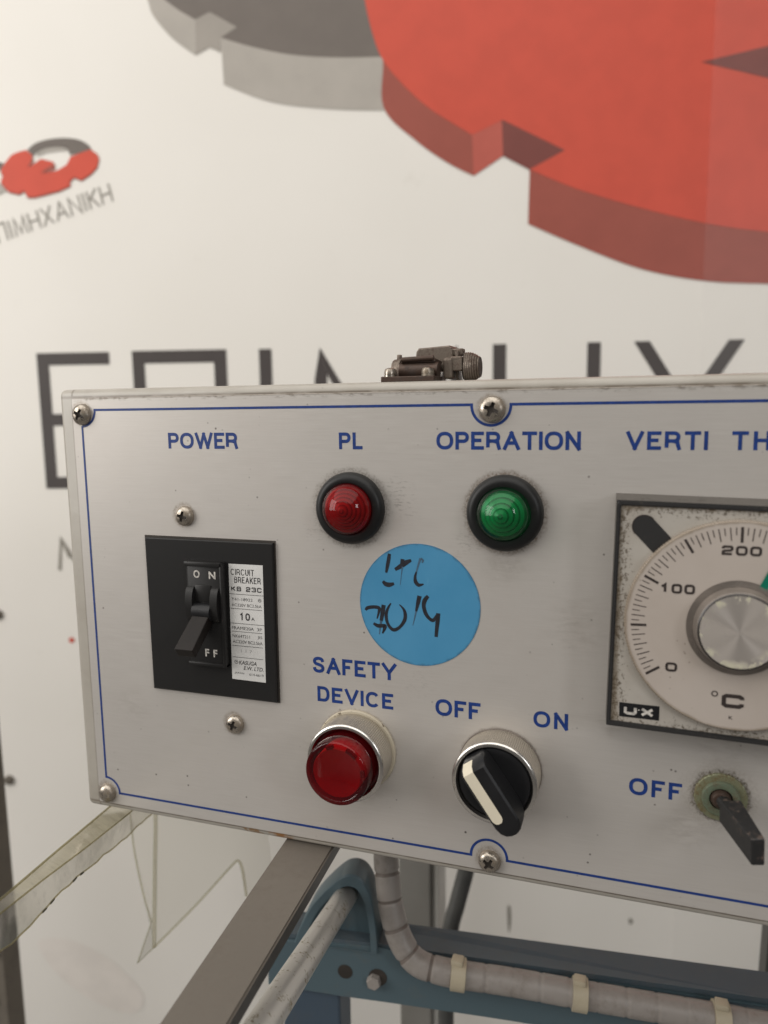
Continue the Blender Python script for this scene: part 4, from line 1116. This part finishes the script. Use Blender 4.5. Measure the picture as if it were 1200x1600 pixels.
hexa(bm, [G(165, LV-9.6, -14), G(182.4, LV-10.2, -14), G(182.4, LV-8.6, -13), G(165, LV-8.4, -13)],
     [G(164.5, LV-8.8, -24), G(182.6, LV-9.4, -24), G(182.6, LV-6.0, -24), G(164.5, LV-6.0, -24)], bev=0.35)
tube(bm, [G(165.5, LV-9.7, -13), G(182, LV-10.2, -13)], 1.1, 12)
obj('link_bar', bm, 'latch_brown', lat)
bm = bmesh.new()
tube(bm, [G(160.3, LV-5.2, -20), G(164.8, LV-5.6, -19)], 5.2, 20)
bevelled_box(bm, (161.4, LV-12.3, -20), (163.4, LV-8.5, -17.5), 0.3)
obj('end_lug', bm, 'latch', lat, smooth=True)
bm = bmesh.new()
body = [(168.9, 8.0), (169.4, 13.6), (170.6, 15.2), (186.8, 16.0), (187.8, 15.0), (189.2, 8.4), (187.0, 5.0), (170.0, 5.0)]
prism(bm, [(u, LV-h) for u, h in body], -38, -24, bevel=0.6)
obj('cover_plate', bm, 'latch', lat)
bm = bmesh.new()
bevelled_box(bm, (185.2, LV-10.4, -26), (190.0, LV-1.2, -17), 1.3, 3)
tube(bm, [G(184.8, LV-6.4, -21), G(186.4, LV-6.4, -19.8)], 2.2, 16)
bevelled_box(bm, (189.0, LV-10.8, -27), (194.6, LV-4.6, -18), 0.5, 2)
bevelled_box(bm, (190.4, LV-13.4, -25), (191.8, LV-0.4, -22), 0.3)
bevelled_box(bm, (187.2, LV-14.6, -30), (193.4, LV-11.4, -25), 0.5)
obj('link_block', bm, 'latch', lat)
for k in range(7):
    bm = bmesh.new()
    cu = 195.2 + k*1.05; R0 = 6.0 - 0.22*max(0, k-2) ** 1.5
    pts = [G(cu+0.2*math.sin(a*math.pi/12), LV-6.2+R0*math.cos(a*math.pi/12)*1.0, -25+R0*math.sin(a*math.pi/12)) for a in range(25)]
    tube(bm, pts, 0.62, 8, caps=False)
    obj('spring_coil', bm, 'latch', lat, smooth=True)
bm = bmesh.new()
tube(bm, [G(194, LV-6.2, -25), G(202.4, LV-6.2, -25)], 5.2, 20, radii=[5.3, 4.4])
bevelled_box(bm, (198.6, LV-2.0, -26), (200.0, LV+0.02, -23), 0.2)
obj('spring_core', bm, 'recess', lat, smooth=True)

for o_ in [q for q in bpy.data.objects if q.parent is lat]:
    for v in o_.data.vertices: v.co.x = v.co.x*0.886 - 0.0045
# ================================================================== things under and behind the box
CV = lambda p: G(p[0], p[1], -p[2])      # (u, v, n behind the panel)
# flat steel arm under the box
arm = empty('steel_arm', G(100, 216, 0), None, 'flat dull grey steel bar running under the control box', 'steel bar')
bm = bmesh.new()
ARM = dict(L0=(102.4, 210.7, 1.8), L1=(110.4, 210.7, -115.3), R0=(127.6, 210.7, 0.9), R1=(133.5, 210.7, -108.0))
def ext(a, b, t): return tuple(a[i]+(b[i]-a[i])*t for i in range(3))
top_ = [CV(ext(ARM['L0'], ARM['L1'], -1.0)), CV(ext(ARM['R0'], ARM['R1'], -1.0)), CV(ext(ARM['R0'], ARM['R1'], 1.5)), CV(ext(ARM['L0'], ARM['L1'], 1.5))]
bot_ = [p - Vector((0, 0, 0.0075)) for p in top_]
V1 = [bm.verts.new(p) for p in top_]; V2 = [bm.verts.new(p) for p in bot_]
bm.faces.new(V1); bm.faces.new(V2)
for k in range(4):
    f = bm.faces.new((V1[k], V1[(k+1) % 4], V2[(k+1) % 4], V2[k])); f.material_index = 1
bmesh.ops.bevel(bm, geom=list(bm.edges), offset=0.0008, segments=2, affect='EDGES')
obj('flat_bar', bm, ['arm', 'arm_edge'], arm)
# worn rod
rod = empty('handle_rod', CV((102, 293, 88)), None, 'worn whitish metal rod slanting into the blue frame cap', 'rod')
bm = bmesh.new()
p0 = Vector((100.3, 295.7, 92.8)); p1 = Vector((129.8, 238.1, -75.2))
path = [CV(tuple(p0 + (p1-p0)*(k/14*1.5))) for k in range(15)]
tube(bm, path, 6.6, 28)
obj('rod_body', bm, 'worn_rod', rod, smooth=True)
# blue frame
RH = Vector((0.9898982, 0.1417800, 0)); RN = Vector((-0.1417800, 0.9898982, 0)); RO = G(205.38849, -0.592, -87.69748)
def RP(p, d=0.0): return RO + RH*(p[0]/1000) - RN*(d/1000) - Vector((0, 0, p[1]/1000))
blue = empty('blue_frame', RP((-118, 1148)), None, 'dusty blue painted machine frame rail below the control box', 'machine frame')
bm = bmesh.new()
prism(bm, [(-152, 321.5), (-86, 318.5), (-48, 321.5), (140, 327), (330, 332), (330, 368), (-18, 355.5), (-73, 354.3), (-107, 353.9), (-152, 352.6)], -4, 0, conv=RP, bevel=0.8)
obj('rail_web', bm, 'blue_paint', blue)
bm = bmesh.new()
fl = [bm.verts.new(p) for p in (RP((-152, 317), -1), RP((-84, 317.2), -1), RP((140, 323.5), -1), RP((330, 328.5), -1), RP((330, 328.5), -22), RP((140, 323.5), -22), RP((-84, 317.2), -22), RP((-152, 317), -22))]
f = bm.faces.new(fl)
ex_ = bmesh.ops.extrude_face_region(bm, geom=[f]); bmesh.ops.translate(bm, verts=[v for v in ex_['geom'] if isinstance(v, bmesh.types.BMVert)], vec=(0, 0, -0.003))
obj('rail_flange', bm, 'blue_dark', blue)
bm = bmesh.new()
tube(bm, [RP((-60, 324.0), 0.8), RP((140, 330.0), 0.8), RP((330, 335.2), 0.8)], 2.2, 12)
obj('rail_lip', bm, 'blue_dark', blue, smooth=True)
bm = bmesh.new()
capo = smooth2([(-134, 321), (-129.5, 309), (-121.1, 293.2), (-106.8, 277.4), (-98.7, 273.0), (-91.2, 275.6), (-86.2, 286.0), (-83.2, 304), (-82.5, 322)], 5, False)
capi = [(-104+(p[0]+104)*0.80, 318+(p[1]-318)*0.84) for p in capo]
loops = [[bm.verts.new(RP(p, d)) for p in P_] for P_, d in ((capo, -16), (capo, 0.6), ([(-104+(p[0]+104)*0.97, 318+(p[1]-318)*0.975) for p in capo], 1.6), (capi, 1.6), (capi, -10))]
for A, B in zip(loops, loops[1:]):
    for k in range(len(A)): bm.faces.new((A[k], A[(k+1) % len(A)], B[(k+1) % len(A)], B[k]))
bm.faces.new(loops[-1]); bm.faces.new(loops[0])
obj('gusset_cap', bm, 'blue_paint', blue, smooth=True, angle=40)
bm = bmesh.new()
prism(bm, [(-129, 353), (-109, 353.9), (-107.5, 359), (-107.5, 1146), (-144, 1146), (-144, 380), (-138, 353)], -30, -3, conv=RP, bevel=1.5)
obj('frame_leg', bm, 'blue_leg', blue)
for h_, t_, r_ in ((-103.0, 337.2, 4.6), (-83.0, 338.4, 5.6)):
    bm = bmesh.new()
    prism(bm, [(h_+r_*math.cos(a*math.pi/12), t_+r_*math.sin(a*math.pi/12)) for a in range(24)], -1, 0.15, conv=RP)
    obj('hole', bm, 'recess', blue)
bm = bmesh.new()
prism(bm, [(-85.2+4.3*math.cos(a*math.pi/3+.3), 340.2+4.3*math.sin(a*math.pi/3+.3)) for a in range(6)], 0.1, 4.0, conv=RP, bevel=0.5)
obj('bolt', bm, 'spiral', blue)
bm = bmesh.new()
tube(bm, [RP((330-12, 365), -10), RP((330-12, 1146), -10)], 14, 16)
obj('frame_post', bm, 'blue_leg', blue, smooth=True)
# spiral wrapped cable with clips
cab = empty('wrapped_cable', CV((128, 262, 84)), None, 'grey spiral wrapped cable bending along the blue rail', 'cable')
cp = [Vector(p) for p in ((126.0, 209.4, 88.0), (126.3, 235, 86), (126.8, 260.7, 83.5), (128.9, 275.6, 80.0), (132.5, 292.1, 76.0), (139.1, 307.7, 72.5), (148.6, 317.6, 71), (161.8, 320.8, 72.0), (175.9, 322.4, 74.6), (203.8, 324.1, 79.6), (238.0, 326.2, 84.2), (271.2, 328.2, 89), (315.5, 330.6, 95.2), (335.4, 332, 98), (420, 336, 110))]
sp = spline(cp, 24)
# arc length resample
acc = [0]
for a, b in zip(sp, sp[1:]): acc.append(acc[-1]+(b-a).length)
def at_len(s):
    for i in range(len(acc)-1):
        if acc[i+1] >= s: return sp[i].lerp(sp[i+1], (s-acc[i])/max(1e-9, acc[i+1]-acc[i]))
    return sp[-1].copy()
bm = bmesh.new()
n_ = 420; path = []; radii = []
for k in range(n_+1):
    s = acc[-1]*k/n_
    ph = (s % 15.5)
    if s > 132: groove = 0.35 if ph < 1.4 else 0
    else: groove = 0.7 if ph < 1.7 else 0.25*abs(ph/15.5-0.55)
    path.append(CV(at_len(s))); radii.append(7.4 - groove)
# ring planes are tilted so that the turns read as a spiral
tube(bm, path, 7.4, 20, radii=radii)
for f in bm.faces: f.material_index = 0
faces = list(bm.faces)
for i in range(n_):
    s = acc[-1]*(i+0.5)/n_
    if (s % 15.5) < 1.8 and s <= 132:
        for k in range(20): faces[i*20+k].material_index = 1
obj('spiral_wrap', bm, ['spiral', 'spiral_gap'], cab, smooth=True, angle=50)
for q in (172.5, 239.5, 312.0):
    i = min((j for j in range(len(sp)) if sp[j].x > 165), key=lambda j: abs(sp[j].x-q))
    t_ = (sp[i+1]-sp[i]).normalized()
    bm = bmesh.new()
    tube(bm, [CV(sp[i]-t_*4.2), CV(sp[i]-t_*3.9), CV(sp[i]+t_*3.9), CV(sp[i]+t_*4.2)], 8.6, 24, radii=[8.2, 8.9, 8.9, 8.2])
    bevelled_box(bm, (sp[i].x-3.4, sp[i].y-11.2, -sp[i].z-2.0), (sp[i].x+3.4, sp[i].y-7.6, -sp[i].z+4.5), 0.8)
    obj('cable_clip', bm, 'tie', cab, smooth=True, angle=40)
# grey square post, dark hose, dark leg, brown-grey post at the left
post = empty('grey_post', CV((94, 1149, 254)), None, 'grey square post standing behind the cable', 'post')
bm = bmesh.new(); bevelled_box(bm, (80.0, 130, -290), (108.0, 1149, -252), 1.5)
obj('post_body', bm, 'grey_post', post)
bm = bmesh.new(); bevelled_box(bm, (108.1, 130, -282), (113.5, 1149, -256), 0.8)
obj('post_edge', bm, 'pale_edge', post)
hose = empty('dark_hose', CV((131, 1149, 210)), None, 'dark rubber hose hanging behind the control box beside the grey post', 'hose')
bm = bmesh.new()
tube(bm, spline([CV(p) for p in ((150, 300, 236), (146, 340, 233), (142.5, 361.6, 230.7), (137.1, 385.8, 225.1), (131.8, 413.5, 219.1), (130.5, 474.9, 212.0), (131, 700, 212), (134, 1142, 214))], 8), 6.4, 18)
obj('hose_body', bm, 'hose', hose, smooth=True)
leg = empty('support_post', CV((360, 1149, 250)), None, 'dark metal support at the right edge behind the blue rail', 'post')
bm = bmesh.new()
bar(bm, CV((377, 300, 262)), CV((340, 1149, 160)), Vector((1, 0, 0)), Vector((0, -1, 0)), 26, 26)
obj('post_body', bm, 'hose', leg)
lp = empty('brown_post', CV((-285, 1149, 190)), None, 'brown grey upright post at the lower left edge', 'post')
bm = bmesh.new(); bevelled_box(bm, (-350, 0, -206), (-286, 1149, -186), 1.5)
obj('post_body', bm, 'dark_post', lp)
bm = bmesh.new()
for cu, cv in ((-293, 500), (-300, 550)):
    bm = bmesh.new()
    prism(bm, [(cu+4*math.cos(a*math.pi/10), cv+4*math.sin(a*math.pi/10)) for a in range(20)], -185.9, -183, bevel=0.8)
    obj('post_bolt', bm, 'hose', lp)
# clear plastic guard strip and hanging film
gd = empty('clear_guard', CV((-8, 225, 18)), None, 'yellowed clear plastic angle strip at the lower left of the box', 'plastic strip')
def strip(bm, A, B, th=1.6, mat=0):
    n = len(A)
    va = [bm.verts.new(CV(p)) for p in A]; vb = [bm.verts.new(CV(p)) for p in B]
    for k in range(n-1):
        f = bm.faces.new((va[k], va[k+1], vb[k+1], vb[k])); f.material_index = mat

TOP = [(-40, 236, 130), (-10.7, 218.0, 13.6), (3.8, 208.5, -44.0), (18.7, 198.5, -90.8), (34.9, 187.0, -131.6)]
FOLD = [(-30, 240, 132), (-0.2, 221.7, 16.6), (8.1, 214.5, -27.5), (17.1, 205.9, -65.8), (24.3, 199.7, -96.5), (39.3, 187.2, -135.5)]
BOT = [(-30, 256, 130), (-1.1, 234.3, 14.4), (16.4, 218.4, -57.2), (25.9, 214.5, -90.7), (28.6, 211.2, -102.1), (42.2, 198.1, -139.3)]
def resample(P, n):
    P = [Vector(p) for p in P]; L = [0]
    for a, b in zip(P, P[1:]): L.append(L[-1]+(b-a).length)
    out = []
    for k in range(n+1):
        s = L[-1]*k/n
        for i in range(len(P)-1):
            if L[i+1] >= s-1e-9: out.append(P[i].lerp(P[i+1], (s-L[i])/(L[i+1]-L[i]))); break
    return out
rnd = random.Random(3)
T_ = resample(TOP, 40); F_ = resample(FOLD, 40); B_ = resample(BOT, 40)
B_ = [p + Vector((0, rnd.uniform(-0.7, 0.7), 0)) for p in B_]
bm = bmesh.new(); strip(bm, T_, F_); obj('upper_flange', bm, 'clear_guard_a', gd, smooth=True)
bm = bmesh.new(); strip(bm, F_, B_); obj('lower_flange', bm, 'clear_guard_b', gd, smooth=True)
bm = bmesh.new()
tube(bm, [CV(p) for p in T_], 0.55, 8); tube(bm, [CV(p) for p in F_], 0.4, 8); tube(bm, [CV(p) for p in B_], 0.4, 8)
obj('cut_edge', bm, 'clear_edge', gd, smooth=True)
bm = bmesh.new()
for i in (24, 25, 28, 29):
    prism(bm, [(0, 0), (3.2, -0.4), (3.0, 0.9), (0.3, 0.8)], -0.5, 0.5, conv=lambda p, d, q=B_[i], t=(B_[i+1]-B_[i]).normalized(): CV(q + t*p[0] + Vector((0, p[1], 0)) + Vector((0, 0, d))))
obj('adhesive_crumb', bm, 'recess', gd)
fm = empty('clear_film', CV((0, 260, 74)), None, 'creased clear plastic film hanging below the control box', 'plastic film')
a_ = [(-46.2, 212, 78), (-46.2, 260.5, 75.3), (-42.7, 285.3, 72.8), (-35.9, 314.4, 70.8), (-30.6, 331.0, 70.1)]
b_ = [(-24.5, 212, 74), (-24.5, 257.6, 72.4), (-23.9, 285, 68.5), (-23.2, 316, 64), (-22.7, 340.5, 60.7)]
bm = bmesh.new(); strip(bm, [Vector(p) for p in a_], [Vector(p) for p in b_])
v_ = [bm.verts.new(CV(p)) for p in ((-30.6, 331.0, 70.1), (-22.7, 340.5, 60.7), (-38.5, 357.7, 63.5))]; bm.faces.new(v_)
strip(bm, [Vector(p) for p in ((-24.5, 212, 74), (-24.5, 257.6, 72.4), (-22.7, 340.5, 60.7))], [Vector(p) for p in ((50, 212, 98), (44.6, 272.8, 93.4), (26.4, 286.7, 85.3))])
v_ = [bm.verts.new(CV(p)) for p in ((44.6, 272.8, 93.4), (26.4, 286.7, 85.3), (32.1, 309.0, 83.9), (50, 300, 88))]; bm.faces.new(v_)
obj('film_sheet', bm, 'film', fm)
bm = bmesh.new()
tube(bm, spline([CV(p) for p in b_], 6), 1.35, 8)
tube(bm, spline([CV(p) for p in a_[1:]], 6), 0.7, 8)
tube(bm, [CV(p) for p in ((-30.6, 331.0, 70.1), (-38.5, 357.7, 63.5), (-22.7, 340.5, 60.7))], 0.6, 8)
tube(bm, spline([CV(p) for p in ((-22.7, 340.5, 60.7), (2, 314, 73), (22, 290.5, 84), (26.4, 286.7, 85.3), (29.5, 292, 85), (32.1, 309.0, 83.9))], 5), 0.9, 8)
obj('film_fold', bm, 'film_fold', fm, smooth=True)
